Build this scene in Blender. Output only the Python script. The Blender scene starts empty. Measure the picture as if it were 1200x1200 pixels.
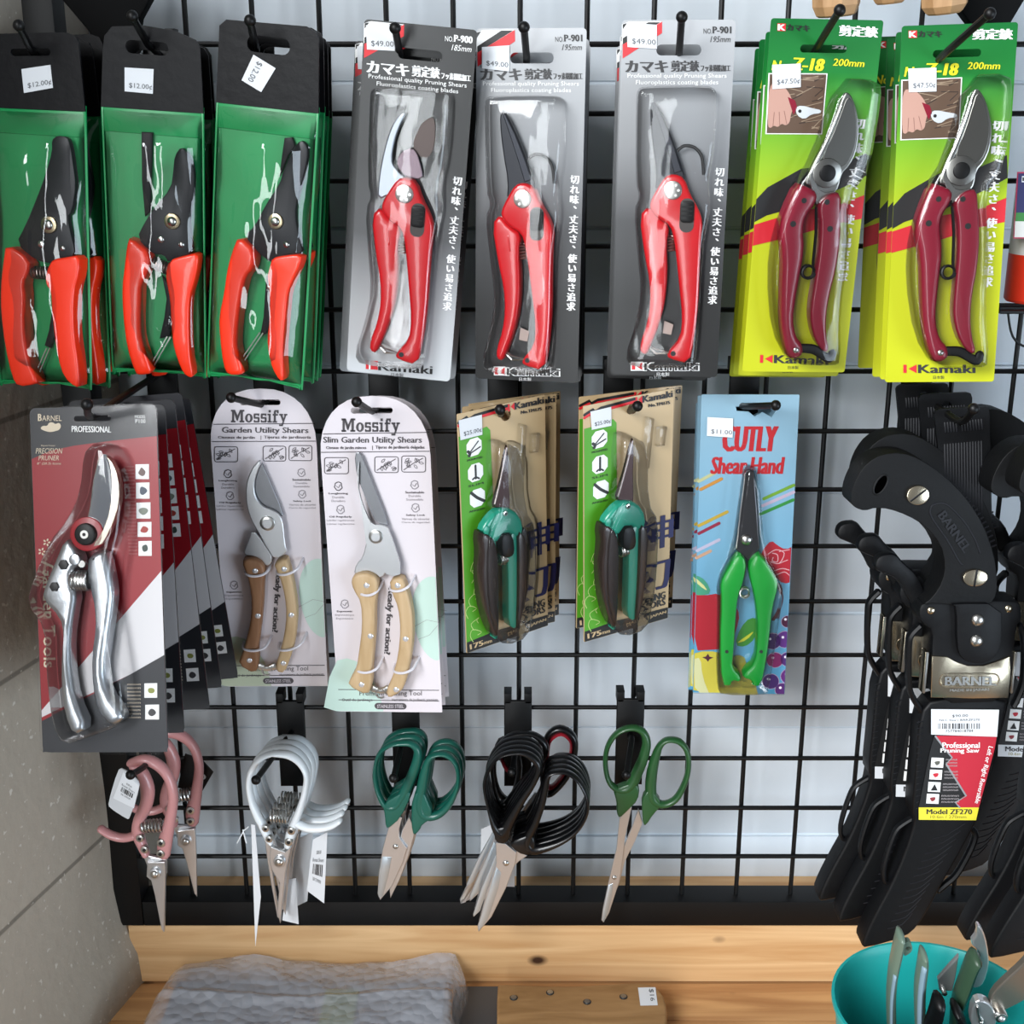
import bpy, bmesh, math, random
from mathutils import Vector, Matrix
random.seed(7)
S = bpy.context.scene
COL = S.collection
# ---------------------------------------------------------------- camera
TH = math.radians(17.2)
CAM = Vector((0, -1.038, .821))
FPX = 1500.0
cd = bpy.data.cameras.new('camera'); cam = bpy.data.objects.new('camera', cd); COL.objects.link(cam)
cam.location = CAM; cam.rotation_euler = (math.pi/2 - TH, 0, 0)
cd.sensor_width = 36; cd.sensor_height = 36; cd.sensor_fit = 'HORIZONTAL'; cd.lens = 36*FPX/1200
cd.clip_start = .02; cd.clip_end = 50
S.camera = cam
# ---------------------------------------------------------------- world, light, exposure
W = bpy.data.worlds.new('world'); S.world = W; W.use_nodes = True
nt = W.node_tree; nt.nodes.clear()
wo = nt.nodes.new('ShaderNodeOutputWorld'); bg = nt.nodes.new('ShaderNodeBackground')
bg.inputs[0].default_value = (.90, .94, 1, 1); bg.inputs[1].default_value = .20
nt.links.new(bg.outputs[0], wo.inputs[0])
def area(name, loc, target, sx, sy, power, col):
    l = bpy.data.lights.new(name, 'AREA'); l.shape = 'RECTANGLE'; l.size = sx; l.size_y = sy; l.energy = power; l.color = col
    o = bpy.data.objects.new(name, l); COL.objects.link(o); o.location = loc
    o.rotation_euler = (Vector(target) - Vector(loc)).to_track_quat('-Z', 'Y').to_euler()
    return o
area('doorway_daylight', (-1.65, -2.2, 1.95), (.15, 0, .36), 1.7, 1.3, 160, (.955, .98, 1))
area('side_daylight', (2.3, -2.0, .12), (.25, 0, .2), 1.7, 1.3, 52, (.74, .87, 1))
area('window_daylight', (-.66, -2.6, .75), (0, 0, .5), .3, 1.7, 17, (.92, .97, 1))
S.view_settings.view_transform = 'Standard'; S.view_settings.look = 'None'
S.view_settings.exposure = .12; S.view_settings.gamma = 1
try: S.view_settings.use_curve_mapping = False
except Exception: pass
S.cycles.transparent_max_bounces = 32
S.cycles.max_bounces = 6; S.cycles.caustics_reflective = False; S.cycles.caustics_refractive = False
# ---------------------------------------------------------------- materials
def lin(h):
    if isinstance(h, tuple): return h
    h = h.lstrip('#'); c = [int(h[i:i+2], 16)/255 for i in (0, 2, 4)]
    return tuple(x/12.92 if x <= .04045 else ((x+.055)/1.055)**2.4 for x in c)
_M = {}
def mat(h, rough=.5, metal=0., spec=.5, bump=0., bscale=200., coat=0., name=None, stretch=(1, 1, 1)):
    k = (h, rough, metal, spec, bump, bscale, coat, stretch)
    if k in _M: return _M[k]
    m = bpy.data.materials.new(name or 'm_%s_%d' % (str(h).lstrip('#'), rough*100)); m.use_nodes = True
    n = m.node_tree; b = n.nodes['Principled BSDF']
    b.inputs['Base Color'].default_value = (*lin(h), 1); b.inputs['Roughness'].default_value = rough
    b.inputs['Metallic'].default_value = metal; b.inputs['Specular IOR Level'].default_value = spec
    b.inputs['Coat Weight'].default_value = coat; b.inputs['Coat Roughness'].default_value = .08
    if bump:
        tc = n.nodes.new('ShaderNodeTexCoord'); mp = n.nodes.new('ShaderNodeMapping'); mp.inputs['Scale'].default_value = stretch
        t = n.nodes.new('ShaderNodeTexNoise'); t.inputs['Scale'].default_value = bscale; t.inputs['Detail'].default_value = 5
        u = n.nodes.new('ShaderNodeBump'); u.inputs['Strength'].default_value = bump; u.inputs['Distance'].default_value = .002
        n.links.new(tc.outputs['Object'], mp.inputs[0]); n.links.new(mp.outputs[0], t.inputs['Vector'])
        n.links.new(t.outputs['Fac'], u.inputs['Height']); n.links.new(u.outputs[0], b.inputs['Normal'])
    _M[k] = m
    return m
def ramp_mat(name, stops, axis='Z', lo=0., hi=1., rough=.35, noise=0., nscale=8.):
    """print whose ink runs through a colour ramp along a local axis of the card"""
    m = bpy.data.materials.new(name); m.use_nodes = True; n = m.node_tree; b = n.nodes['Principled BSDF']
    b.inputs['Roughness'].default_value = rough
    tc = n.nodes.new('ShaderNodeTexCoord'); sp = n.nodes.new('ShaderNodeSeparateXYZ'); n.links.new(tc.outputs['Object'], sp.inputs[0])
    mr = n.nodes.new('ShaderNodeMapRange'); mr.inputs[1].default_value = lo; mr.inputs[2].default_value = hi
    n.links.new(sp.outputs[axis], mr.inputs[0])
    cr = n.nodes.new('ShaderNodeValToRGB'); e = cr.color_ramp.elements
    while len(e) < len(stops): e.new(.5)
    for x, (p, c) in zip(e, stops): x.position = p; x.color = (*lin(c), 1)
    n.links.new(mr.outputs[0], cr.inputs[0]); n.links.new(cr.outputs[0], b.inputs['Base Color'])
    return m
def wood(name, c1, c2, scale=(2, 40, 40), rough=.55, knots=True, dark='#3a2211'):
    m = bpy.data.materials.new(name); m.use_nodes = True; n = m.node_tree; b = n.nodes['Principled BSDF']; b.inputs['Roughness'].default_value = rough
    tc = n.nodes.new('ShaderNodeTexCoord'); mp = n.nodes.new('ShaderNodeMapping'); mp.inputs['Scale'].default_value = scale
    n.links.new(tc.outputs['Object'], mp.inputs[0])
    t = n.nodes.new('ShaderNodeTexNoise'); t.inputs['Scale'].default_value = 1.0; t.inputs['Detail'].default_value = 6; t.inputs['Distortion'].default_value = 1.2
    n.links.new(mp.outputs[0], t.inputs['Vector'])
    cr = n.nodes.new('ShaderNodeValToRGB'); e = cr.color_ramp.elements
    e[0].position = .32; e[0].color = (*lin(c1), 1); e[1].position = .68; e[1].color = (*lin(c2), 1)
    n.links.new(t.outputs['Fac'], cr.inputs[0]); out = cr.outputs[0]
    if knots:
        v = n.nodes.new('ShaderNodeTexVoronoi'); v.inputs['Scale'].default_value = 11
        m2 = n.nodes.new('ShaderNodeMapping'); m2.inputs['Scale'].default_value = (1, 1.6, 1.6); n.links.new(tc.outputs['Object'], m2.inputs[0]); n.links.new(m2.outputs[0], v.inputs['Vector'])
        r2 = n.nodes.new('ShaderNodeValToRGB'); q = r2.color_ramp.elements
        q[0].position = .05; q[0].color = (1, 1, 1, 1); q[1].position = .12; q[1].color = (0, 0, 0, 1)
        n.links.new(v.outputs['Distance'], r2.inputs[0])
        mx = n.nodes.new('ShaderNodeMix'); mx.data_type = 'RGBA'; n.links.new(r2.outputs[0], mx.inputs[0]); n.links.new(out, mx.inputs[6])
        mx.inputs[7].default_value = (*lin(dark), 1); out = mx.outputs[2]
    n.links.new(out, b.inputs['Base Color'])
    return m
def film(name, rough=.06, base=.035, ior=1.45, bump=0., bscale=30., stretch=(1, 1, 1), tint='#ffffff', gain=1.0):
    """thin clear plastic: lets light straight through, reflects by Fresnel"""
    m = bpy.data.materials.new(name); m.use_nodes = True; n = m.node_tree; n.nodes.clear()
    o = n.nodes.new('ShaderNodeOutputMaterial'); mx = n.nodes.new('ShaderNodeMixShader')
    tr = n.nodes.new('ShaderNodeBsdfTransparent'); tr.inputs[0].default_value = (*lin(tint), 1)
    gl = n.nodes.new('ShaderNodeBsdfGlossy'); gl.inputs['Roughness'].default_value = rough
    fr = n.nodes.new('ShaderNodeFresnel'); fr.inputs[0].default_value = ior
    ma = n.nodes.new('ShaderNodeMath'); ma.operation = 'MULTIPLY_ADD'; ma.inputs[1].default_value = gain; ma.inputs[2].default_value = base; ma.use_clamp = True
    n.links.new(fr.outputs[0], ma.inputs[0]); n.links.new(ma.outputs[0], mx.inputs[0])
    n.links.new(tr.outputs[0], mx.inputs[1]); n.links.new(gl.outputs[0], mx.inputs[2]); n.links.new(mx.outputs[0], o.inputs[0])
    if bump:
        tc = n.nodes.new('ShaderNodeTexCoord'); mp = n.nodes.new('ShaderNodeMapping'); mp.inputs['Scale'].default_value = stretch
        t = n.nodes.new('ShaderNodeTexNoise'); t.inputs['Scale'].default_value = bscale; t.inputs['Detail'].default_value = 2
        u = n.nodes.new('ShaderNodeBump'); u.inputs['Strength'].default_value = bump; u.inputs['Distance'].default_value = .01
        n.links.new(tc.outputs['Object'], mp.inputs[0]); n.links.new(mp.outputs[0], t.inputs['Vector']); n.links.new(t.outputs['Fac'], u.inputs['Height'])
        n.links.new(u.outputs[0], gl.inputs['Normal']); n.links.new(u.outputs[0], fr.inputs['Normal'])
    return m
# ---------------------------------------------------------------- projection helper: a pixel of the photograph to a point at depth Y
def ray(px, py):
    return Vector(((px-600)/FPX, math.cos(TH) - (py-600)/FPX*math.sin(TH), -math.sin(TH) - (py-600)/FPX*math.cos(TH)))
def at(px, py, Y):
    d = ray(px, py); return CAM + d*((Y-CAM.y)/d.y)
def atz(px, py, Z):
    d = ray(px, py); return CAM + d*((Z-CAM.z)/d.z)
def cr(pts, c):
    return [(c[0]+p[0]/c[2], c[1]+p[1]/c[2], *p[2:]) for p in pts]
# ---------------------------------------------------------------- mesh building (local axes: x right, z up, -y towards the viewer; d = distance in front of the card plane)
def chaikin(pts, n=1, closed=True):
    for _ in range(n):
        q = []
        L = len(pts)
        for i in range(L if closed else L-1):
            a, b = pts[i], pts[(i+1) % L]
            q += [tuple(.75*x+.25*y for x, y in zip(a, b)), tuple(.25*x+.75*y for x, y in zip(a, b))]
        pts = q if closed else [pts[0]] + q + [pts[-1]]
    return pts
def catmull(pts, sub=4, closed=False):
    P = [Vector(p) for p in pts]; L = len(P); out = []
    for i in range(L if closed else L-1):
        if closed: a, b, c, d = P[i-1], P[i], P[(i+1) % L], P[(i+2) % L]
        else: a, b, c, d = P[max(i-1, 0)], P[i], P[i+1], P[min(i+2, L-1)]
        for k in range(sub):
            t = k/sub
            out.append(.5*((2*b) + (c-a)*t + (2*a-5*b+4*c-d)*t*t + (3*b-a-3*c+d)*t*t*t))
    if not closed: out.append(P[-1])
    return out
def rrect(x0, z0, x1, z1, r, n=4):
    p = []
    for cx, cz, a in ((x1-r, z1-r, 0), (x0+r, z1-r, 90), (x0+r, z0+r, 180), (x1-r, z0+r, 270)):
        for k in range(n+1):
            t = math.radians(a+90*k/n); p.append((cx+r*math.cos(t), cz+r*math.sin(t)))
    return p
def circ(x, z, r, n=20, rz=None):
    return [(x+r*math.cos(2*math.pi*k/n), z+(rz or r)*math.sin(2*math.pi*k/n)) for k in range(n)]
_T = {}
def text_mesh(s):
    if s in _T: return _T[s]
    c = bpy.data.curves.new('lettering', 'FONT'); c.body = s; c.resolution_u = 2
    o = bpy.data.objects.new('lettering', c); COL.objects.link(o)
    dg = bpy.context.evaluated_depsgraph_get(); dg.update()
    me = bpy.data.meshes.new_from_object(o.evaluated_get(dg))
    v = [(p.co.x, p.co.y) for p in me.vertices]; f = [tuple(p.vertices) for p in me.polygons]
    bpy.data.objects.remove(o); bpy.data.curves.remove(c); bpy.data.meshes.remove(me)
    _T[s] = (v, f); return _T[s]
class MB:
    def __init__(s): s.v = []; s.f = []; s.m = []; s.mats = []
    def mi(s, m):
        if m not in s.mats: s.mats.append(m)
        return s.mats.index(m)
    def add(s, v, f, m):
        o = len(s.v); i = s.mi(m); s.v += [tuple(x) for x in v]; s.f += [tuple(k+o for k in q) for q in f]; s.m += [i]*len(f); return s
    def bm(s, b, m):
        b.verts.index_update(); v = [tuple(x.co) for x in b.verts]; f = [tuple(x.index for x in q.verts) for q in b.faces]; b.free(); return s.add(v, f, m)
    def poly(s, pts, d, m):
        b = bmesh.new(); f = b.faces.new([b.verts.new((p[0], -d, p[1])) for p in pts]); f.normal_update()
        if f.normal.y > 0: f.normal_flip()
        bmesh.ops.triangulate(b, faces=b.faces[:]); return s.bm(b, m)
    def prism(s, pts, d0, d1, m, bev=0., seg=2, holes=(), mside=None):
        b = bmesh.new()
        if holes:
            for loop, hole in [(pts, 0)] + [(h, 1) for h in holes]:
                vs = [b.verts.new((p[0], -d1, p[1])) for p in loop]
                for i in range(len(vs)): b.edges.new((vs[i-1], vs[i]))
            bmesh.ops.triangle_fill(b, use_beauty=True, use_dissolve=False, edges=b.edges[:], normal=(0, -1, 0))
            r = bmesh.ops.extrude_face_region(b, geom=b.faces[:])
            for x in r['geom']:
                if isinstance(x, bmesh.types.BMVert): x.co.y = -d0
            bmesh.ops.recalc_face_normals(b, faces=b.faces[:])
        else:
            A = [b.verts.new((p[0], -d1, p[1])) for p in pts]; B = [b.verts.new((p[0], -d0, p[1])) for p in pts]
            n = len(A); fr = b.faces.new(A); b.faces.new(B[::-1])
            for i in range(n): b.faces.new((A[i], B[i], B[(i+1) % n], A[(i+1) % n]))
            bmesh.ops.recalc_face_normals(b, faces=b.faces[:])
            if bev:
                bmesh.ops.bevel(b, geom=list(fr.edges), offset=bev, segments=seg, profile=.5, affect='EDGES', clamp_overlap=True)
            bmesh.ops.triangulate(b, faces=[f for f in b.faces if len(f.verts) > 4])
        return s.bm(b, m)
    def box(s, x0, x1, d0, d1, z0, z1, m, bev=0):
        return s.prism([(x0, z0), (x1, z0), (x1, z1), (x0, z1)], d0, d1, m, bev)
    def cyl(s, x, z, d0, d1, r, m, n=20, bev=0., rz=None):
        return s.prism(circ(x, z, r, n, rz), d0, d1, m, bev)
    def dome(s, x, z, d0, h, r, m, n=18, k=4):
        v = []; f = []
        for i in range(k):
            a = math.pi/2*i/k
            v += [(x+r*math.cos(a)*math.cos(2*math.pi*j/n), -(d0+h*math.sin(a)), z+r*math.cos(a)*math.sin(2*math.pi*j/n)) for j in range(n)]
        v.append((x, -(d0+h), z))
        for i in range(k-1): f += [(i*n+j, i*n+(j+1) % n, (i+1)*n+(j+1) % n, (i+1)*n+j) for j in range(n)]
        f += [((k-1)*n+j, (k-1)*n+(j+1) % n, k*n) for j in range(n)]
        f.append(tuple(range(n))[::-1])
        return s.add(v, f, m)
    def loft(s, path, d, ht, m, seg=10, closed=False, sub=4, pw=1.0):
        """tube that follows (x, z, halfwidth[, depth offset, half thickness]) with an elliptical section"""
        pts = catmull([tuple(p)+(0,)*(4-len(p))+((ht,) if len(p) < 5 else ()) for p in path], sub, closed)
        n = len(pts); v = []; f = []
        rings = []
        for i, p in enumerate(pts):
            a = pts[i-1] if (i or closed) else p; b = pts[(i+1) % n] if (i < n-1 or closed) else p
            t = Vector((b[0]-a[0], b[1]-a[1])); t = t.normalized() if t.length > 1e-9 else Vector((0, 1))
            rings.append((p, Vector((-t.y, t.x)), t))
        def ring(p, nn, k=1., sh=Vector((0, 0))):
            for j in range(seg):
                a = 2*math.pi*j/seg; c, q = math.cos(a), math.sin(a)
                c = math.copysign(abs(c)**pw, c); q = math.copysign(abs(q)**pw, q)
                v.append((p[0]+sh.x+nn.x*p[2]*k*c, -(d+p[3]+p[4]*k*q), p[1]+sh.y+nn.y*p[2]*k*c))
        if not closed:
            p, nn, t = rings[0]
            ring(p, nn, .15, -t*p[2]*.75); ring(p, nn, .65, -t*p[2]*.5)
        for p, nn, t in rings: ring(p, nn)
        if not closed:
            p, nn, t = rings[-1]
            ring(p, nn, .65, t*p[2]*.5); ring(p, nn, .15, t*p[2]*.75)
        R = len(v)//seg
        for i in range(R if closed else R-1):
            k = (i+1) % R
            f += [(i*seg+j, k*seg+j, k*seg+(j+1) % seg, i*seg+(j+1) % seg) for j in range(seg)]
        if not closed: f += [tuple(range(seg)), tuple(range((R-1)*seg, R*seg))[::-1]]
        b = bmesh.new(); vs = [b.verts.new(x) for x in v]
        for q in f:
            try: b.faces.new([vs[i] for i in q])
            except ValueError: pass
        bmesh.ops.recalc_face_normals(b, faces=b.faces[:])
        return s.bm(b, m)
    def tube(s, pts, r, m, seg=8, closed=False, caps=True):
        """round tube through 3D points (x, y, z)"""
        P = [Vector(p) for p in pts]; n = len(P); v = []; f = []; up = None
        for i, p in enumerate(P):
            a = P[i-1] if (i or closed) else p; b = P[(i+1) % n] if (i < n-1 or closed) else p
            t = (b-a).normalized()
            if up is None: up = Vector((0, 0, 1)) if abs(t.z) < .9 else Vector((1, 0, 0))
            u = (up - t*up.dot(t)).normalized(); w = t.cross(u); up = u
            rr = r[i] if isinstance(r, (list, tuple)) else r
            v += [tuple(p + u*rr*math.cos(2*math.pi*j/seg) + w*rr*math.sin(2*math.pi*j/seg)) for j in range(seg)]
        for i in range(n if closed else n-1):
            k = (i+1) % n; f += [(i*seg+j, i*seg+(j+1) % seg, k*seg+(j+1) % seg, k*seg+j) for j in range(seg)]
        if caps and not closed: f += [tuple(range(seg))[::-1], tuple(range((n-1)*seg, n*seg))]
        return s.add(v, f, m)
    def ball(s, c, r, m, n=12, k=8):
        v = [(c[0], c[1], c[2]+r)]; f = []
        for i in range(1, k):
            a = math.pi*i/k; v += [(c[0]+r*math.sin(a)*math.cos(2*math.pi*j/n), c[1]+r*math.sin(a)*math.sin(2*math.pi*j/n), c[2]+r*math.cos(a)) for j in range(n)]
        v.append((c[0], c[1], c[2]-r)); e = len(v)-1
        f += [(0, 1+j, 1+(j+1) % n) for j in range(n)]
        for i in range(k-2): f += [(1+i*n+j, 1+(i+1)*n+j, 1+(i+1)*n+(j+1) % n, 1+i*n+(j+1) % n) for j in range(n)]
        f += [(1+(k-2)*n+j, e, 1+(k-2)*n+(j+1) % n) for j in range(n)]
        return s.add(v, f, m)
    def coil(s, a, b, r, rw, turns, m, seg=6):
        """wire spring from 3D point a to b"""
        a, b = Vector(a), Vector(b); t = (b-a).normalized(); u = t.orthogonal().normalized(); w = t.cross(u); N = int(turns*12)
        return s.tube([a+(b-a)*i/N + u*r*math.cos(2*math.pi*i/12) + w*r*math.sin(2*math.pi*i/12) for i in range(N+1)], rw, m, seg)
    def text(s, t, bl, br, tl, d, m, shear=0., bold=0.):
        """lettering fitted to the box bottom-left, bottom-right, top-left (local 2D)"""
        v, f = text_mesh(t)
        if not v: return s
        x0 = min(p[0] for p in v); x1 = max(p[0] for p in v); y0 = min(p[1] for p in v); y1 = max(p[1] for p in v)
        bl, br, tl = Vector(bl[:2]), Vector(br[:2]), Vector(tl[:2]); e = br-bl; g = tl-bl
        for off in ([0] if not bold else [-bold, 0, bold]):
            q = []
            for p in v:
                a = (p[0]-x0)/(x1-x0); c = (p[1]-y0)/(y1-y0)
                w = bl + e*a + g*c + e.normalized()*(off + shear*c*g.length)
                q.append((w.x, -(d+off*.01), w.y))
            s.add(q, f, m)
        return s
    def glyphs(s, chars, p0, p1, size, d, m, bold=0., sx=1.):
        """characters one under another from p0 (centre of the first) to p1 (centre of the last)"""
        p0, p1 = Vector(p0[:2]), Vector(p1[:2]); n = len(chars); dn = (p1-p0).normalized() if n > 1 else Vector((0, -1))
        rt = Vector((-dn.y, dn.x))
        if rt.x < 0: rt = -rt
        for i, ch in enumerate(chars):
            c = p0 + (p1-p0)*(i/max(n-1, 1)); v, f = text_mesh(ch)
            if ch == '、': c = c + rt*(size*.42) - dn*(size*.5)
            for off in ([0] if not bold else [-bold, 0, bold]):
                s.add([((c + rt*((p[0]-.46)*size*sx+off) - dn*((p[1]-.38)*size)).x, -(d+off*.01), (c + rt*((p[0]-.46)*size*sx+off) - dn*((p[1]-.38)*size)).y) for p in v], f, m)
        return s
    def build(s, name, parent=None, ang=35, **props):
        me = bpy.data.meshes.new(name); me.from_pydata(s.v, [], s.f)
        for m in s.mats: me.materials.append(m)
        me.polygons.foreach_set('material_index', s.m); me.polygons.foreach_set('use_smooth', [True]*len(s.f))
        me.set_sharp_from_angle(angle=math.radians(ang)); me.update()
        o = bpy.data.objects.new(name, me); COL.objects.link(o)
        if parent: o.parent = parent
        for k, x in props.items(): o[k] = x
        return o
# ---------------------------------------------------------------- things
def tag(o, label, cat, group=None):
    o['label'] = label; o['category'] = cat
    if group: o['group'] = group
    return o
def rot(yaw, pitch, roll):
    return Matrix.Rotation(math.radians(yaw), 4, 'Z') @ Matrix.Rotation(math.radians(pitch), 4, 'X') @ Matrix.Rotation(math.radians(roll), 4, 'Y')
class Thing:
    """an Empty with a frame: x right, z up, -y towards the viewer"""
    def __init__(s, name, label, cat, O, ypr=(0, 0, 0), group=None):
        s.M = Matrix.Translation(Vector(O)) @ rot(*ypr); s.I = s.M.inverted()
        s.e = bpy.data.objects.new(name, None); COL.objects.link(s.e); s.e.matrix_world = s.M; s.e.empty_display_size = .02
        tag(s.e, label, cat, group)
    def P(s, pts, c=None, d=0.):
        out = []
        for p in (cr(pts, c) if c else pts):
            r = s.I.to_3x3() @ ray(p[0], p[1]); o = s.I @ CAM; t = (-d - o.y)/r.y; q = o + r*t
            out.append((q.x, q.z, *p[2:]))
        return out
    def p(s, x, y, c=None, d=0.): return s.P([(x, y)], c, d)[0]
    def L(s, pts, c, d=0.):
        """(x, y, halfwidth in crop pixels) to local with metric halfwidth"""
        o = s.I @ CAM; k = -o.y/FPX/c[2]
        q = s.P(pts, c, d); return [(a[0], a[1], a[2]*k, *a[3:]) for a in q]
    def k(s, c): return -(s.I @ CAM).y/FPX/c[2]
    def box(s, mb, t, x0, y0, x1, y1, c, d, m, dy=0., **kw):
        """text in crop pixels: left x0, right x1, top y0, bottom y1 (dy: rise of the right end)"""
        mb.text(t, s.p(x0, y1, c), s.p(x1, y1-dy, c), s.p(x0, y0, c), d, m, **kw)
def copy_tree(o, parent=None):
    c = o.copy(); COL.objects.link(c)
    if parent: c.parent = parent
    for ch in list(o.children): copy_tree(ch, c)
    return c
def clone(src, label, O=None, ypr=None, dloc=None, group=None, drop=()):
    """another of the same thing: at pose (O, ypr), or moved by dloc and turned by ypr"""
    t = Thing.__new__(Thing); o = src.e; t.e = o.copy(); COL.objects.link(t.e)
    for ch in list(o.children):
        if ch.name.split('.')[0] not in drop: copy_tree(ch, t.e)
    if O is not None: M = Matrix.Translation(Vector(O)) @ rot(*(ypr or (0, 0, 0)))
    else:
        M = src.M @ rot(*(ypr or (0, 0, 0))); M.translation = src.M.translation + Vector(dloc)
    t.M = M; t.I = M.inverted(); t.e.matrix_world = M; t.e['label'] = label
    if group: t.e['group'] = group
    return t
def shift(px, py, Y, dx, dy, Y2): return at(px+dx, py+dy, Y2) - at(px, py, Y)
white_label = mat('#dcdfe3', .6, name='label_paper')
ink = mat('#55585c', .6, name='grey_ink')
def sticker(T, quad, price, c=None, d=.0025, name='price_sticker', parent=None):
    """price gun label: quad of pixels TL, TR, BR, BL; the price is printed near its foot"""
    q = [Vector(p) for p in T.P(quad, c, d)]
    m = MB(); m.prism([tuple(p) for p in q], d-.0002, d, white_label)
    def uv(u, v): return q[0]*(1-u)*(1-v) + q[1]*u*(1-v) + q[2]*u*v + q[3]*(1-u)*v
    if price: m.text(price, uv(.16, .88), uv(.97, .88), uv(.16, .62), d+.0002, ink)
    return m.build(name, parent or T.e)
# ================================================================ setting
plaster = mat('#b9b4a6', .85, bump=.5, bscale=60, name='rough_plaster')
def structure(o): o['kind'] = 'structure'; return o
white = bpy.data.materials.new('painted_block_wall'); white.use_nodes = True
n = white.node_tree; b = n.nodes['Principled BSDF']; b.inputs['Roughness'].default_value = .6
tc = n.nodes.new('ShaderNodeTexCoord'); t = n.nodes.new('ShaderNodeTexNoise'); t.inputs['Scale'].default_value = 14; t.inputs['Detail'].default_value = 6
r = n.nodes.new('ShaderNodeValToRGB'); r.color_ramp.elements[0].color = (*lin('#cdd6df'), 1); r.color_ramp.elements[1].color = (*lin('#e2eaf1'), 1)
u = n.nodes.new('ShaderNodeBump'); u.inputs['Strength'].default_value = .25; u.inputs['Distance'].default_value = .004
n.links.new(tc.outputs['Object'], t.inputs['Vector']); n.links.new(t.outputs['Fac'], r.inputs[0]); n.links.new(r.outputs[0], b.inputs['Base Color'])
n.links.new(t.outputs['Fac'], u.inputs['Height']); n.links.new(u.outputs[0], b.inputs['Normal'])
WALLY = .07
# back wall of painted lap boards (slightly stepped courses)
m = MB()
zz = [.0, .145, .262, .379, .496, .613, .730, .847, .964, 1.4]
for i in range(len(zz)-1):
    m.box(-.6, 1.2, -WALLY-.05, -WALLY-.002*(i % 2), zz[i]+.0012, zz[i+1]-.0012, white, .0015)
m.box(-.6, 1.2, -WALLY-.06, -WALLY-.004, 0, 1.4, white)
structure(m.build('wall_back'))
# left wall: rough plaster, set at a slight angle, its foot a little proud
m = MB(); nz = 40; ny = 30; v = []; f = []
def wall_x(y, z):
    k = min(max((.125-z)/.07, 0), 1); k = k*k*(3-2*k)
    return -.367 + .26*(y+.0145) + .017*k - (.012 if z > .93 else 0)
for i in range(nz+1):
    for j in range(ny+1):
        z = 1.4*i/nz; y = .09 - .8*j/ny; v.append((wall_x(y, z)+.0008*math.sin(37*z+21*y), y, z))
for i in range(nz):
    for j in range(ny): a = i*(ny+1)+j; f.append((a, a+ny+1, a+ny+2, a+1))
wm = mat('#b9b5aa', .9, bump=.6, bscale=70, name='rough_plaster'); n = wm.node_tree; b = n.nodes['Principled BSDF']
tc = n.nodes.new('ShaderNodeTexCoord'); sp = n.nodes.new('ShaderNodeSeparateXYZ'); cx = n.nodes.new('ShaderNodeCombineXYZ'); bk = n.nodes.new('ShaderNodeTexBrick')
n.links.new(tc.outputs['Object'], sp.inputs[0]); n.links.new(sp.outputs['Y'], cx.inputs[0]); n.links.new(sp.outputs['Z'], cx.inputs[1]); n.links.new(cx.outputs[0], bk.inputs['Vector'])
bk.inputs['Scale'].default_value = 1; bk.inputs['Brick Width'].default_value = .4; bk.inputs['Row Height'].default_value = .2; bk.inputs['Mortar Size'].default_value = .003; bk.inputs['Mortar Smooth'].default_value = .6
bk.inputs['Color1'].default_value = (*lin('#ada496'), 1); bk.inputs['Color2'].default_value = (*lin('#a59c8f'), 1); bk.inputs['Mortar'].default_value = (*lin('#7d766b'), 1)
sn = n.nodes.new('ShaderNodeTexNoise'); sn.inputs['Scale'].default_value = 160; n.links.new(tc.outputs['Object'], sn.inputs['Vector'])
rp = n.nodes.new('ShaderNodeValToRGB'); rp.color_ramp.elements[0].position = .66; rp.color_ramp.elements[0].color = (0, 0, 0, 1); rp.color_ramp.elements[1].position = .72; rp.color_ramp.elements[1].color = (1, 1, 1, 1); n.links.new(sn.outputs['Fac'], rp.inputs[0])
mx = n.nodes.new('ShaderNodeMix'); mx.data_type = 'RGBA'; n.links.new(rp.outputs[0], mx.inputs[0]); n.links.new(bk.outputs['Color'], mx.inputs[6]); mx.inputs[7].default_value = (*lin('#cbc6bb'), 1); n.links.new(mx.outputs[2], b.inputs['Base Color'])
m.add(v, f, wm)
w = structure(m.build('wall_left'))
md = w.modifiers.new('thickness', 'SOLIDIFY'); md.thickness = .06; md.offset = -1
# ledge timber and shelf
pine = wood('pine_board', '#b98a58', '#d8b283', (3, 60, 60))
m = MB(); m.box(-.358, 1.0, -WALLY+.002, .0135, .0385, .1005, pine, .002)
structure(m.build('trim_1'))
pine2 = wood('pine_shelf', '#a4754a', '#c99b68', (4, 45, 45))
m = MB(); m.box(-.6, 1.0, -WALLY, .0145, 0, .037, pine2); y = .0145
for i, wd in enumerate((.052, .09, .09, .09, .09, .09)):
    m.prism([(-.6, .0), (1.0, .0), (1.0, .038), (-.6, .038)], y+.0006, y+wd-.0006, pine2, .001); y += wd
structure(m.build('shelf_floor'))
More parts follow.
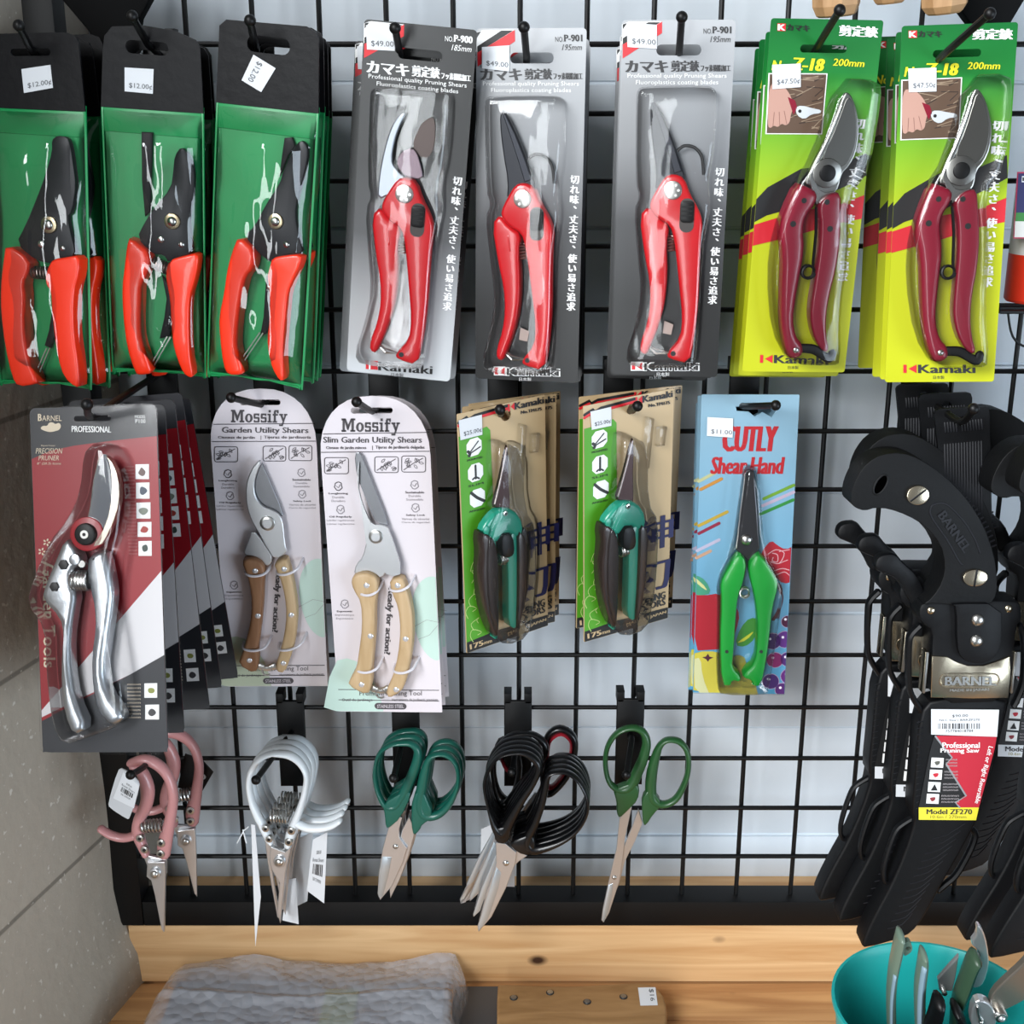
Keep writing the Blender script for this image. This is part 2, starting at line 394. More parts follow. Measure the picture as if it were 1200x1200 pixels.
# ================================================================ wire grid panel
black = mat('#060607', .45, spec=.3, name='black_powder_coat'); blackm = mat('#030304', .7, spec=.15, name='matt_black')
G = Thing('grid_panel', 'black gridwall panel with square tube frame in front of white wall', 'grid panel', (0, 0, 0))
ZT = .1005
tb = .0135
m = MB(); m.box(-.371, -.343, -tb, tb, ZT, 1.25, black, .001); m.build('frame_tube', G.e)
m = MB(); m.box(-.3425, 1.0, -tb, tb, ZT, ZT+.0255, black, .001); m.build('frame_tube', G.e)
X0 = -.2478
for i in range(-1, 20):
    x = X0+.0508*i; m = MB(); m.tube([(x, 0, ZT+.0255), (x, 0, 1.24)], .0021, black, 8); m.build('vertical_wire', G.e)
rows = []
for k in range(-4, 15):
    # wires sit one grid pitch apart
    z = at(600, 600, 0).z + (7.42-k)*.0503
    if z > 1.2: continue
    rows.append(z); m = MB(); m.tube([(-.343, -.0042, z), (1.0, -.0042, z)], .0021, black, 8); m.build('horizontal_wire', G.e)
# ================================================================ hooks: face plate with two clips over a wire, and a peg with a ball tip
def hook(label, px, py, ptip, Yt, hgt=.084, wid=.0245, bend=None, r=.0026):
    """px, py: top centre of the face plate in the photograph; ptip: pixel of the ball tip, Yt its depth"""
    o = at(px, py, -.009); H = Thing('gridwall_hook', label, 'hook', o, group='black gridwall hooks')
    m = MB(); w = wid/2
    m.box(-w, w, 0, .003, -hgt, 0, black, .0008); m.build('face_plate', H.e)
    for sx in (-1, 1):
        m = MB(); m.prism([(sx*w*.45, -.003), (sx*w, -.003), (sx*w, .007), (sx*w*.45, .007)], -.012, .003, black, .001); m.build('clip', H.e)
    tip = H.I @ at(ptip[0], ptip[1], Yt); root = Vector((0, -.003, -hgt*.45))
    if bend:
        mid = H.I @ at(bend[0], bend[1], bend[2]); root.z = mid.z - .004
    else:
        mid = root.lerp(tip, .8); mid.z = root.z + (tip.z-root.z)*.3
    ax = catmull([tuple(root), tuple(root.lerp(mid, .6)), tuple(mid), tuple(tip)], 5)
    m = MB(); m.tube(ax, r, black, 10); m.ball(tuple(tip), r*1.55, black); m.build('peg', H.e)
    return H
# ================================================================ green vinyl pouches with red handled pruners
from mathutils import noise
vinyl_black = mat('#0d0d10', .45, spec=.2, bump=.15, bscale=120, name='black_vinyl')
vinyl_green = mat('#0d8f4d', .38, bump=.2, bscale=25, name='green_vinyl')
redgrip = mat('#f93412', .36, coat=.3, name='orange_red_grip')
blade_black = mat('#191a1e', .4, metal=.3, name='black_coated_blade')
steel = mat('#c9c8c4', .28, metal=1., name='bright_steel')
brass = mat('#b9a98a', .3, metal=1., name='warm_steel')
spring_m = mat('#8d7f78', .35, metal=1., name='spring_wire')
pouch_film = film('pouch_film', .05, .03, 1.4, bump=.35, bscale=26, stretch=(1.6, 1, .45), gain=1.0)
def pouch_pruner(T, c, D):
    """D: outlines in crop pixels"""
    sm = lambda p: chaikin(T.P(p, c, .008), 1)
    m = MB(); m.prism(sm(D['body']), .0045, .0095, blade_black, .0009)
    body = m.build('pruner', T.e)
    for k in ('lh', 'rh'):
        m = MB(); m.prism(sm(D[k]), .002, .0155, redgrip, .0045, 3); m.build('handle', body)
    bx, by, br = D['bolt']; x, z = T.p(bx, by, c, .01); r = br*T.k(c)
    m = MB(); m.cyl(x, z, .0095, .0115, r, brass, 20, .0008); m.dome(x, z, .0115, .0018, r*.6, steel, 12); m.build('pivot_bolt', body)
    for q in D['dots']:
        x, z = T.p(q[0], q[1], c, .01); m = MB(); m.dome(x, z, .0095, .001, q[2]*T.k(c), steel, 12); m.build('rivet', body)
    if 'spring' in D:
        a = T.p(*D['spring'][0], c, .008); b2 = T.p(*D['spring'][1], c, .008)
        m = MB(); m.coil((a[0], -.008, a[1]), (b2[0], -.008, b2[1]), .0042, .0008, 6, spring_m); m.build('spring', body)
    for st in D['straps']:
        m = MB(); m.prism(T.P(st, c, .004), .0015, .0045, vinyl_black, .0005); m.build('strap', body)
    a, b2 = D['clip']; a = T.p(*a, c, .006); b2 = T.p(*b2, c, .006)
    m = MB(); m.tube([(a[0]-.001, -.006, a[1]), (b2[0], -.0065, b2[1]), (b2[0]+.0022, -.0065, b2[1]-.001), (a[0]+.0015, -.006, a[1])], .0006, steel, 6); m.build('wire_catch', body)
def pouch(label, pose, hd, gr, slot, c, D, seed, stk, price):
    T = Thing('pruner_pouch', label, 'packaged pruner', *pose, group='green pruner pouches on the top row')
    H = chaikin(T.P(hd), 0)
    m = MB(); x0, z0 = T.p(slot[0], slot[3]); x1, z1 = T.p(slot[2], slot[1])
    hole = rrect(x0, z0, x1, z1, (z1-z0)*.48)
    m.prism(H, -.0004, .0014, vinyl_black, holes=[hole]); hdr = m.build('header', T.e)
    G4 = T.P(gr)  # TL TR BR BL
    tl, tr, br, bl = [Vector(p) for p in G4]
    def uv(u, v): return tl*(1-u)*(1-v)+tr*u*(1-v)+br*u*v+bl*(1-u)*v
    out = [uv(0, -.02), uv(1, -.02), uv(1, .97)] + [uv(1-.05*(1-math.cos(a))-0*.01, .97+.03*math.sin(a)) for a in (.5, 1., 1.5)] + [uv(.6, .985), uv(.45, .99), uv(.3, .985)] + [uv(.05*(1-math.cos(a)), .97+.03*math.sin(a)) for a in (1.5, 1., .5)] + [uv(0, .97)]
    m = MB(); m.prism([tuple(p) for p in out], -.0008, .0002, vinyl_green)
    # heat-sealed top hem and border bead
    m.prism([tuple(uv(0, 0)), tuple(uv(1, 0)), tuple(uv(1, .09)), tuple(uv(0, .085))], .0002, .0009, vinyl_green, .0003)
    rim = [uv(.012, .0), uv(.012, .5), uv(.012, .965), uv(.05, .985), uv(.3, .98), uv(.5, .985), uv(.7, .98), uv(.95, .985), uv(.988, .965), uv(.988, .5), uv(.988, 0)]
    m.loft([(p.x, p.y, .0011) for p in rim], .0006, .0007, vinyl_green, 6)
    m.build('backing', T.e)
    pouch_pruner(T, c, D)
    m = MB(); nx, ny = 22, 60; v = []; f = []
    for j in range(ny+1):
        for i in range(nx+1):
            u_, w_ = i/nx, j/ny; p = uv(.015+.97*u_, .01+.97*w_)
            e = (math.sin(math.pi*u_)**.55)*(min(1, w_*9)**.7)*(min(1, (1-w_)*10)**.6)
            wr = noise.noise(Vector((p.x*75+seed*9, p.y*26, seed)))*.0028 + noise.noise(Vector((p.x*220, p.y*60, seed+4)))*.0008
            v.append((p.x, -(.0012+(.0168+wr)*e), p.y))
    f = [(j*(nx+1)+i, (j+1)*(nx+1)+i, (j+1)*(nx+1)+i+1, j*(nx+1)+i+1) for j in range(ny) for i in range(nx)]
    m.add(v, f, pouch_film); m.build('clear_front', T.e, 80)
    sticker(T, stk, price, d=.0019)
    return T
D1 = dict(lh=[(45,560),(150,632),(138,700),(120,725),(128,800),(122,900),(130,1000),(150,1080),(178,1140),(175,1160),(95,1172),(70,1130),(40,1000),(22,850),(22,740),(32,650)],
  rh=[(245,630),(300,622),(357,612),(355,690),(335,760),(330,860),(335,960),(350,1060),(358,1165),(340,1175),(290,1130),(265,1050),(250,950),(240,850),(235,760),(215,740),(213,700),(225,660)],
  body=[(70,565),(110,490),(160,370),(200,260),(225,170),(222,125),(245,105),(290,110),(305,150),(318,240),(328,320),(310,430),(290,450),(305,520),(330,625),(230,650),(160,640)],
  bolt=(210,485,38), dots=[(173,567,16),(265,585,13)], spring=((138,688),(218,692)), straps=[[(240,830),(235,950),(215,1010),(190,1000),(210,930),(225,830)]], clip=((205,1010),(140,1150)))
D2 = dict(lh=[(163,530),(258,605),(242,690),(215,732),(213,800),(210,900),(215,970),(245,1060),(262,1110),(205,1120),(185,1110),(150,1000),(133,860),(130,740),(140,660),(150,570)],
  rh=[(330,630),(395,612),(455,600),(455,650),(440,720),(420,780),(415,850),(415,940),(420,1040),(435,1120),(420,1130),(390,1110),(365,1050),(345,980),(340,900),(335,800),(322,735),(316,690)],
  body=[(185,540),(215,480),(255,415),(330,330),(340,250),(345,190),(375,150),(410,190),(430,250),(430,330),(412,440),(410,500),(430,615),(320,650),(300,610),(250,610)],
  bolt=(335,470,34), dots=[(285,548,15),(372,570,13)], spring=((255,648),(322,675)), straps=[[(203,90),(250,92),(245,250),(240,430),(218,450),(205,300)],[(290,700),(330,760),(330,850),(325,960),(280,970),(300,880),(310,800)]], clip=((318,962),(236,1095)))
D3 = dict(lh=[(155,527),(230,590),(222,670),(190,700),(175,760),(160,850),(150,950),(150,1010),(178,1100),(165,1120),(110,1120),(90,1080),(75,960),(72,870),(95,760),(105,680),(125,600)],
  rh=[(300,622),(350,612),(425,607),(420,650),(390,710),(365,770),(358,850),(345,980),(345,1060),(350,1140),(330,1142),(300,1090),(285,1030),(278,960),(290,880),(290,760),(280,700),(290,660)],
  body=[(170,530),(215,490),(260,400),(320,310),(335,260),(362,195),(380,155),(410,125),(430,135),(445,170),(430,260),(395,380),(388,440),(400,520),(425,620),(300,640),(288,650),(225,600)],
  bolt=(303,470,34), dots=[(347,570,14),(275,752,12)], straps=[[(340,115),(372,112),(385,150),(355,190),(335,240),(318,280),(330,180)],[(262,700),(288,700),(285,900),(260,950),(235,960),(250,880)]], clip=((240,945),(122,1110)))
PG = 'green pruner pouches on the top row'
A1 = pouch('green pouch of orange-red pruners at far left, upright price sticker under its slot', ((-.3435, -.092, .7514), (-9, -4, -.1)),
   [(-17,46),(-10,40),(78,38),(89,42),(93,50),(101,131),(-12,126)], [(-12,126),(101,131),(108,456),(0,450)], (14,57,60,66), (0,130,3.636), D1, 1, [(25,81),(59,76),(62,103),(28,109)], '$12.00¢')
A2 = pouch('green pouch of pruners with strap loop, second from left, level price sticker', ((-.2595, -.085, .7552), (-1.5, 2.5, 4.1)),
   [(119,125),(121,60),(123,42),(132,31),(170,30),(205,36),(230,47),(235,56),(239,133)], [(119,125),(239,133),(242,442),(132,436)], (148,50,198,62), (110,130,3.636), D2, 2, [(146,79),(180,81),(179,110),(146,107)], '$12.00¢')
A3 = pouch('green pouch of orange-red pruners with tilted price sticker, beside black boxed pruners', ((-.1807, -.095, .7545), (-9, .3, 6)),
   [(254,120),(258,30),(266,23),(360,31),(371,38),(374,46),(374,133)], [(254,120),(374,133),(355,456),(243,440)], (290,46,341,60), (240,130,3.636), D3, 3, [(297,64),(323,80),(306,108),(283,94)], None)
A3s = [c for c in A3.e.children if c.name.startswith('price_sticker')][0]
m = MB(); m.text('$12.00', A3.p(301, 71, None, .0022), A3.p(289, 93, None, .0022), A3.p(308, 75, None, .0022), .0022, ink); 
me = m; o = me.build('price_print', A3s)
for src, Y, specs in ((A1, -.09, [(16, 4, -.066, 'second green pouch hanging close behind the far left one'), (26, -6, -.045, 'hindmost green pouch behind the far left one, only its right edge showing')]),
                      (A2, -.085, [(14, 6, -.062, 'green pouch hanging close behind the one with the strap loop'), (18, 2, -.042, 'hindmost green pouch behind the one with the strap loop')]),
                      (A3, -.095, [(13, -2, -.072, 'green pouch directly behind the one with tilted price sticker'), (22, 0, -.05, 'third green pouch back, behind the one with tilted sticker'), (29, 0, -.03, 'hindmost green pouch behind the one with tilted sticker, beside open grid')])):
    for dx, dy, Y2, lab in specs:
        clone(src, lab, dloc=shift(180, 240, Y, dx, dy, Y2), ypr=(2, 0, -1.2), group=PG, drop=('price_sticker',))
hook('black hook with ball tip holding the far left green pouches', 45, 45, (22, 30), -.125, bend=(36, 57, -.09))
hook('black hook with ball tip holding green pouches with strap loop', 186, 45, (155, 19), -.125, bend=(173, 51, -.085))
hook('black hook with ball tip holding green pouches with tilted sticker', 302, 45, (293, 24), -.13, bend=(298, 48, -.095))
# ================================================================ red pruners on black and silver blister cards
red = mat('#c90f1a', .3, coat=.4, name='red_enamel')
red_dark = mat('#8e0d14', .4, name='dark_red')
ink_white = mat('#f1f1f0', .5, name='white_ink'); ink_black = mat('#161617', .5, name='black_ink'); ink_red = mat('#d2202a', .5, name='red_ink')
ink_dark = mat('#2a2a2c', .5, name='charcoal_ink')
blade_dark = mat('#23252b', .33, metal=.5, name='fluorine_coated_blade')
blister_film = film('blister_film', .07, .012, 1.42, gain=.8, bump=.10, bscale=40, stretch=(1, 1, .5))
JP = '切れ味、丈夫さ、使い易さ追求'
def slot_hole(T, x0, y0, x1, y1, notch=None):
    a = T.p(x0, y1); b = T.p(x1, y0); h = b[1]-a[1]
    return rrect(a[0], a[1], b[0], b[1], h*.46)
c9 = (700, 100, 3.333); c9t = (390, 0, 2.449)
gray_print = ramp_mat('silver_to_black_print', [(0, '#09090a'), (.22, '#0d0d0e'), (.45, '#37383b'), (.66, '#85878a'), (1, '#adafb2')], 'Z', -.128, .128, .3)
dark_print = ramp_mat('black_to_silver_print', [(0, '#c4c8cb'), (.2, '#a4a7aa'), (.42, '#3c3d40'), (.62, '#0f0f10'), (1, '#09090a')], 'Z', -.128, .128, .3)
def k_card(T, R, prn, txt_main, code):
    """R: the frame whose photo pixels the print is traced from (same card)"""
    w, h = .0795, .252
    m = MB(); o = rrect(-w/2, -h/2, w/2, h/2, .003)
    hole = slot_hole(R, 769, 52, 822, 65)
    m.prism(o, -.0006, 0, prn, holes=[hole])
    # the clear sheet heat-sealed over the whole card
    B = lambda s, x0, y0, x1, y1, mm, **k: R.box(m, s, x0, y0, x1, y1, c9t, .0004, mm, **k)
    m.poly(R.P([(830,125),(830,70),(850,62),(945,62),(850,140)], c9t), .0002, ink_white)
    m.poly(R.P([(832,168),(832,128),(945,62),(945,95)], c9t), .0003, ink_red); m.poly(R.P([(832,85),(832,70),(845,66)], c9t), .0003, ink_black)
    m.poly(R.P([(832,128),(832,110),(905,64),(940,64)], c9t), .0003, ink_black)
    B('NO.', 1064, 82, 1088, 97, txt_main); B(code, 1091, 76, 1143, 96, txt_main, bold=.0003)
    B('195mm' if code == 'P-901' else '185mm', 1083, 104, 1140, 121, txt_main, shear=.25)
    B('カマキ', 842, 174, 960, 208, txt_main, bold=.0007); B('剪定鋏', 972, 174, 1050, 206, txt_main, bold=.0005); B('フッ素樹脂加工', 1056, 186, 1141, 205, txt_main, bold=.0002)
    B('Professional quality Pruning Shears', 846, 211, 1130, 227, ink_white); B('Fluoroplastics coating blades', 870, 230, 1106, 246, ink_white)
    m.glyphs(JP, R.p(477, 338, c9), R.p(448, 838, c9), .0068, .0004, ink_white, bold=.00035)
    k = (390, 220, 2.449)
    KB = lambda s, x0, y0, x1, y1, mm, **q: R.box(m, s, x0, y0, x1, y1, k, q.pop('d', .0004), mm, **q)
    m.poly(R.P([(855,499),(890,499),(890,525),(855,525)], k), .0003, ink_white if code == 'P-901' else ink_red)
    if code == 'P-901':
        m.poly(R.P([(858,502),(868,502),(868,522),(858,522)], k), .0005, ink_red); m.poly(R.P([(888,501),(872,512),(888,523)], k), .0005, ink_red)
        KB('Kamaki', 893, 501, 1050, 526, ink_white, bold=.0008); KB('Kamaki', 895, 503, 1048, 524, ink_black, bold=.0002, d=.0006)
        KB('日本製', 930, 530, 966, 540, ink_white)
    else:
        m.poly(R.P([(864,499),(869,499),(869,525),(864,525)], k), .0005, ink_white); KB('Kamaki', 893, 501, 1050, 526, ink_black, bold=.0004); KB('日本製', 930, 530, 966, 540, ink_black)
    return m.build('card', T.e, label=None) if False else m.build('card', T.e)
def k_blister(T, R):
    o = chaikin(R.P([(155,60),(160,20),(185,8),(430,5),(462,20),(465,60),(458,250),(432,380),(442,470),(425,560),(412,640),(398,900),(385,1060),(375,1092),(140,1092),(112,1050),(150,930),(175,800),(160,650),(146,480),(170,430),(152,380)], c9), 1)
    m = MB(); m.prism(o, .0006, .0195, blister_film, .005, 3); return m.build('blister', T.e, 60)
def k_pruner(T, R, blade):
    m = MB(); blade(m); body = m.build('pruner', T.e, 18)
    P = lambda p, d=.01: chaikin(R.P(p, c9, d), 1)
    m = MB(); m.prism(P([(165,510),(200,470),(240,520),(283,545),(272,620),(275,740),(265,850),(240,940),(215,1000),(195,1050),(168,1040),(170,1000),(195,930),(208,850),(205,760),(185,660)], .007), .0025, .0135, red, .0035, 3)
    a = R.p(230, 555, c9, .0135); b2 = R.p(236, 615, c9, .0135); m.loft([(*a, .0009), (*b2, .0009)], .0133, .0006, red, 6); m.build('handle', body)
    m = MB(); hole = chaikin(R.P([(300,690),(315,690),(330,790),(335,900),(325,985),(312,1005),(298,1000),(318,900),(315,800)], c9, .01), 1)
    m.prism(P([(205,460),(230,410),(265,355),(300,345),(340,360),(365,430),(395,480),(412,530),(405,600),(400,700),(395,850),(380,980),(360,1085),(278,1065),(272,1045),(325,985),(332,900),(322,800),(310,680),(300,600),(285,545),(240,520),(210,490)]), .0045, .0155, red, .003, 3)
    x, z = R.p(296, 1048, c9, .0157); m.cyl(x, z, .015, .0157, 10*R.k(c9), ink_black, 12); m.build('handle', body)
    x, z = R.p(295, 410, c9, .0158); r = 34*R.k(c9); m = MB(); m.cyl(x, z, .015, .0164, r, steel, 24, .0005)
    for q in range(6): m.cyl(x+r*.62*math.cos(q*1.047), z+r*.62*math.sin(q*1.047), .0163, .0168, r*.16, steel, 8)
    m.build('pivot_bolt', body)
    m = MB(); a = R.p(319, 574, c9, .0158); b2 = R.p(381, 442, c9, .0158); m.prism(rrect(a[0], a[1], b2[0], b2[1], abs(b2[0]-a[0])*.45), .0152, .0159, mat('#3b3532', .5))
    a = R.p(322, 535, c9, .016); b2 = R.p(379, 452, c9, .016); m.prism(rrect(a[0], a[1], b2[0], b2[1], .0025), .0158, .0178, black, .0007)
    for q in range(3):
        zz = a[1]+(b2[1]-a[1])*(.3+.2*q); m.box(a[0]+.001, b2[0]-.001, .0176, .0184, zz, zz+.0009, black)
    m.build('lock_slide', body)
    a = R.p(290, 585, c9, .009); b2 = R.p(290, 645, c9, .009); m = MB(); m.coil((a[0], -.009, a[1]), (b2[0], -.009, b2[1]), .0034, .0008, 5, spring_m); m.build('spring', body)
    m = MB(); a = R.p(205, 1015, c9, .009); b2 = R.p(225, 1030, c9, .009); e = R.p(290, 1045, c9, .011)
    m.tube([(a[0], -.009, a[1]), (b2[0], -.010, b2[1]), (e[0], -.012, e[1]), (b2[0]+.001, -.011, b2[1]-.003), (a[0], -.009, a[1]-.002)], .0007, steel, 6); m.build('wire_latch', body)
    return body
def blade901(m, T):
    m.prism(chaikin(T.P([(205,110),(212,57),(235,75),(270,150),(305,240),(335,330),(345,372),(330,400),(225,420),(232,340),(215,230)], c9, .009), 1), .006, .010, blade_dark, .001)
    q = T.P([(214,62),(232,80),(268,155),(302,245),(330,335),(300,345),(285,290),(255,190),(230,110)], c9, .010); m.prism(q, .010, .0107, mat('#2f3138', .3, metal=.6, name='ground_bevel'), .0006)
KO = dict(b=(.116, -.08, .7595), a=(.0121, -.075, .7542), n=(-.0752, -.08, .7564)); KA = dict(b=(-8, -2, .3), a=(-12, -1, .4), n=(-3.7, 2.5, 5.5))
GK = 'red pruners on black and silver cards'
KB_ = Thing('pruner_pack', 'red pruner with dark blade on silver topped card, standing alone with open grid either side', 'packaged pruner', KO['b'], KA['b'], GK)
k_card(KB_, KB_, gray_print, ink_dark, 'P-901'); kb_body = k_pruner(KB_, KB_, lambda m: blade901(m, KB_)); k_blister(KB_, KB_)
# black cord loop and paper tag tucked in the blister
m = MB(); q = KB_.P([(312,255),(340,236),(380,243),(408,280),(415,350)], c9, .007); m.tube([(a[0], -.006, a[1]) for a in catmull(q, 4)], .0011, ink_black, 6); m.build('cord_loop', kb_body)
m = MB(); m.prism(KB_.P([(262,920),(297,935),(288,975),(255,968)], c9, .006), .005, .0055, mat('#a99a92', .6)); m.build('paper_tag', kb_body)
KA_ = clone(KB_, 'red pruner with dark blade on silver card, overlapping behind its black-topped neighbour', KO['a'], KA['a'])
sticker(KB_, [(843,66),(930,71),(930,140),(846,135)], '$49.00', c9t, .001)
sticker(KA_, [(428,135),(507,130),(506,205),(428,196)], '$49.00', c9t, .001)
KN_ = Thing('pruner_pack', 'red pruner with curved silver blade on black card fading to silver', 'packaged pruner', KO['n'], KA['n'], GK)
k_card(KN_, KB_, dark_print, ink_white, 'P-900')
def blade900(m):
    c = (400, 100, 3.333); off = Vector(KB_.p(295, 410, c9, .01)[:2]) - Vector(KN_.p(250, 422, c, .01)[:2])
    F = lambda p: [(a[0]+off.x, a[1]+off.y) for a in KN_.P(p, c, .01)]
    m.prism(chaikin(F([(140,450),(145,360),(160,280),(180,200),(205,140),(238,108),(254,110),(224,170),(207,220),(196,290),(212,325),(240,350),(255,370),(200,420)]), 1), .006, .010, mat('#8a8f96', .3, metal=1., name='polished_blade'), .001)
    m.prism(chaikin(F([(208,300),(230,262),(275,243),(296,270),(312,330),(315,370),(255,365),(222,335)]), 1), .003, .0058, mat('#5b4f55', .25, metal=.9, name='counter_blade'), .0006)
    m.prism(chaikin(F([(270,235),(300,160),(340,125),(362,135),(360,240),(335,290),(295,280)]), 1), .002, .0025, mat('#54443f', .4, name='brown_reflection'), .0)  # brownish reflection beside the blade, painted as a thin flat patch
k_pruner(KN_, KB_, blade900); k_blister(KN_, KB_)
# shift the pruner body so that it sits where the photograph shows it
def sync(T, src_xy, c):
    a = Vector(KB_.p(295, 410, c9, .01)[:2]); b = Vector(T.p(*src_xy, c, .01)[:2]); dd = b-a
    for ch in T.e.children:
        if ch.name.split('.')[0] in ('pruner', 'blister'): ch.location = (dd.x, 0, dd.y)
sync(KN_, (250, 422), (400, 100, 3.333)); sync(KA_, (213, 443), (550, 100, 3.333))
sticker(KN_, [(95,72),(176,71),(178,146),(98,142)], '$49.00', c9t, .001)
for src, px, Y, specs in ((KN_, (480, 230), -.08, [(8, 4, -.05, 'black topped pruner card close behind the one with silver blade'), (-13, 12, -.022, 'hindmost black topped pruner card, peeking out left behind the silver bladed one')]),
                      (KA_, (620, 240), -.075, [(5, 6, -.046, 'second silver pruner card hanging behind the overlapped one'), (8, 6, -.018, 'hindmost silver pruner card behind the overlapped one')]),
                      (KB_, (790, 230), -.08, [(-4, 8, -.05, 'silver pruner card directly behind the one with open grid either side'), (-10, 17, -.022, 'hindmost silver pruner card behind the one with open grid, peeking out left')])):
    for dx, dy, Y2, lab in specs:
        clone(src, lab, dloc=shift(*px, Y, dx, dy, Y2), ypr=(1, 0, 0), drop=('price_sticker',) if dx > -10 else ())
hook('black hook with ball tip holding pruner cards with silver blade', 470, 45, (463, 33), -.12, bend=(468, 61, -.08))
hook('black hook with ball tip holding overlapped silver pruner cards', 617, 45, (614, 32), -.115, bend=(617, 66, -.075))
hook('black hook with ball tip holding pruner cards beside green cards', 795, 45, (799, 20), -.12, bend=(796, 60, -.08))
# ================================================================ maroon pruners on green and yellow cards
cz = (1020, 60, 3.0); cz5 = (840, 0, 3.333); cz6 = (840, 220, 3.333)
green_print = ramp_mat('green_to_yellow_print', [(0, '#bcc01c'), (.45, '#b5bf1e'), (.6, '#8fb524'), (.75, '#4f9c2a'), (.86, '#1a7a30'), (1, '#0d662d')], 'Z', -.126, .126, .32)
maroon = mat('#84142c', .3, coat=.35, name='maroon_handle')
forged = mat('#8d8c88', .3, metal=1., name='forged_steel'); forged_l = mat('#c3c3c0', .22, metal=1., name='ground_edge')
ink_yellow = mat('#e6dc1e', .5, name='yellow_ink'); skin_print = mat('#b98f80', .5, name='hand_print'); brown_print = mat('#5a4434', .5); straw = mat('#94806a', .5)
ZB = Thing('pruner_pack', 'maroon handled pruner on green and yellow card, rightmost, overlapping black saw hook below', 'packaged pruner', (.3141, -.095, .7573), (-5.8, -3.7, -1.5), 'maroon pruners on green cards')
T = ZB; m = MB(); w, h = .0785, .25
m.prism(rrect(-w/2, -h/2, w/2, h/2, .002), -.0006, 0, green_print, holes=[slot_hole(T, 1093, 57, 1150, 68)])
def band(p, mm, d):
    q = T.P(p, cz); q = [(min(max(a[0], -w/2), w/2), a[1]) for a in q]; m.poly(q, d, mm)
band([(48,625),(30,545),(120,500),(240,430),(380,410),(480,365),(490,445),(420,480),(250,560),(120,600)], ink_black, .0002)
band([(30,710),(30,635),(240,580),(380,555),(490,515),(490,600),(380,620),(240,665)], mat('#c71d2b', .5), .0003)
B = lambda s, x0, y0, x1, y1, mm, **q: T.box(m, s, x0, y0, x1, y1, cz5, q.pop('d', .0006), mm, **q)
m.poly(T.P([(748,120),(782,119),(782,148),(749,149)], cz5), .0004, ink_red); B('K', 752, 123, 779, 146, ink_white, bold=.0004)
B('カマキ', 787, 121, 877, 145, ink_black, bold=.0004); B('剪定鋏', 1000, 113, 1152, 155, ink_white, bold=.0007)
B('No.', 732, 262, 800, 300, ink_yellow, shear=.2, bold=.0003); B('Z-18', 812, 247, 935, 295, ink_yellow, shear=.2, bold=.0007); B('200mm', 978, 243, 1103, 271, ink_yellow, shear=.2, bold=.0002)
# printed photo: a hand cutting twigs with a pruner
q = T.P([(720,312),(958,302),(946,540),(716,548)], cz5); m.poly(q, .0004, ink_white)
q = T.P([(725,316),(953,306),(942,536),(721,544)], cz5); m.poly(q, .0006, brown_print)
rnd = random.Random(3)
for i in range(26):
    a = (rnd.uniform(740, 930), rnd.uniform(315, 520)); t = rnd.uniform(-.9, .2); L = rnd.uniform(40, 110)
    e = (min(max(a[0]+L*math.cos(t), 724), 942), min(max(a[1]+L*math.sin(t), 314), 532))
    p0 = T.p(*a, cz5); p1 = T.p(*e, cz5); m.loft([(*p0, .0003), (*p1, .00025)], .0007, .00006, straw if i % 3 else mat('#2e211a', .6), 4, sub=1)
m.poly(chaikin(T.P([(723,352),(760,348),(790,365),(815,400),(825,440),(815,470),(812,500),(795,512),(780,503),(765,520),(748,512),(735,525),(722,515)], cz5), 2), .0009, skin_print)
for a, b2 in (((788,455),(800,505)), ((768,460),(772,512)), ((748,462),(745,515))): m.loft([(*T.p(*a, cz5), .00025), (*T.p(*b2, cz5), .0002)], .001, .00006, mat('#8d6558', .6), 4, sub=1)
m.poly(T.P([(800,400),(830,412),(840,440),(826,468),(815,440)], cz5), .001, maroon)
m.poly(chaikin(T.P([(832,440),(855,430),(905,440),(938,445),(935,458),(900,462),(870,485),(840,470)], cz5), 1), .001, mat('#c9ced2', .4)); m.cyl(*T.p(851, 453, cz5), .001, .0012, .0012, ink_black, 10)
m.glyphs(JP, T.p(447, 262, cz), T.p(409, 812, cz), .0076, .0008, ink_white, bold=.0005)
m.poly(T.P([(728,691),(741,691),(741,723),(728,723)], cz6), .0004, ink_red); m.poly(T.P([(780,690),(780,724),(748,707)], cz6), .0004, ink_red)
T.box(m, 'Kamaki', 788, 691, 1008, 724, cz6, .0004, ink_dark, bold=.0005); T.box(m, '日本製', 845, 734, 888, 747, cz6, .0004, ink_dark)
m.build('card', T.e)
# the pruner
P = lambda p, d=.01: chaikin(T.P(p, cz, d), 1)
m = MB(); m.prism(P([(360,140),(375,130),(395,150),(415,200),(428,270),(422,340),(400,390),(372,420),(365,470),(350,490),(310,500),(288,545),(280,500),(262,470),(240,465),(250,430),(262,395),(300,318),(335,220)]), .006, .0105, forged, .0012)
m.prism(P([(372,145),(392,160),(408,205),(418,270),(412,335),(390,385),(355,400),(300,385),(300,350),(330,280),(355,200)]), .0105, .0112, mat('#6d6c68', .35, metal=1., name='blade_flat'), .0005)
m.prism(P([(262,470),(250,440),(266,392),(302,320),(337,222),(352,175),(356,185),(340,235),(312,330),(282,395),(272,440),(290,480),(320,490),(350,480),(352,488),(318,502),(286,540)]), .0105, .0118, forged_l, .0005)
body = m.build('pruner', T.e, 18)
x, z = T.p(319, 420, cz, .0115); m = MB(); m.cyl(x, z, .011, .0124, 48*T.k(cz), forged, 24, .0006); m.cyl(x, z, .0122, .0142, 27*T.k(cz), black, 20, .0008); m.build('pivot_bolt', body)
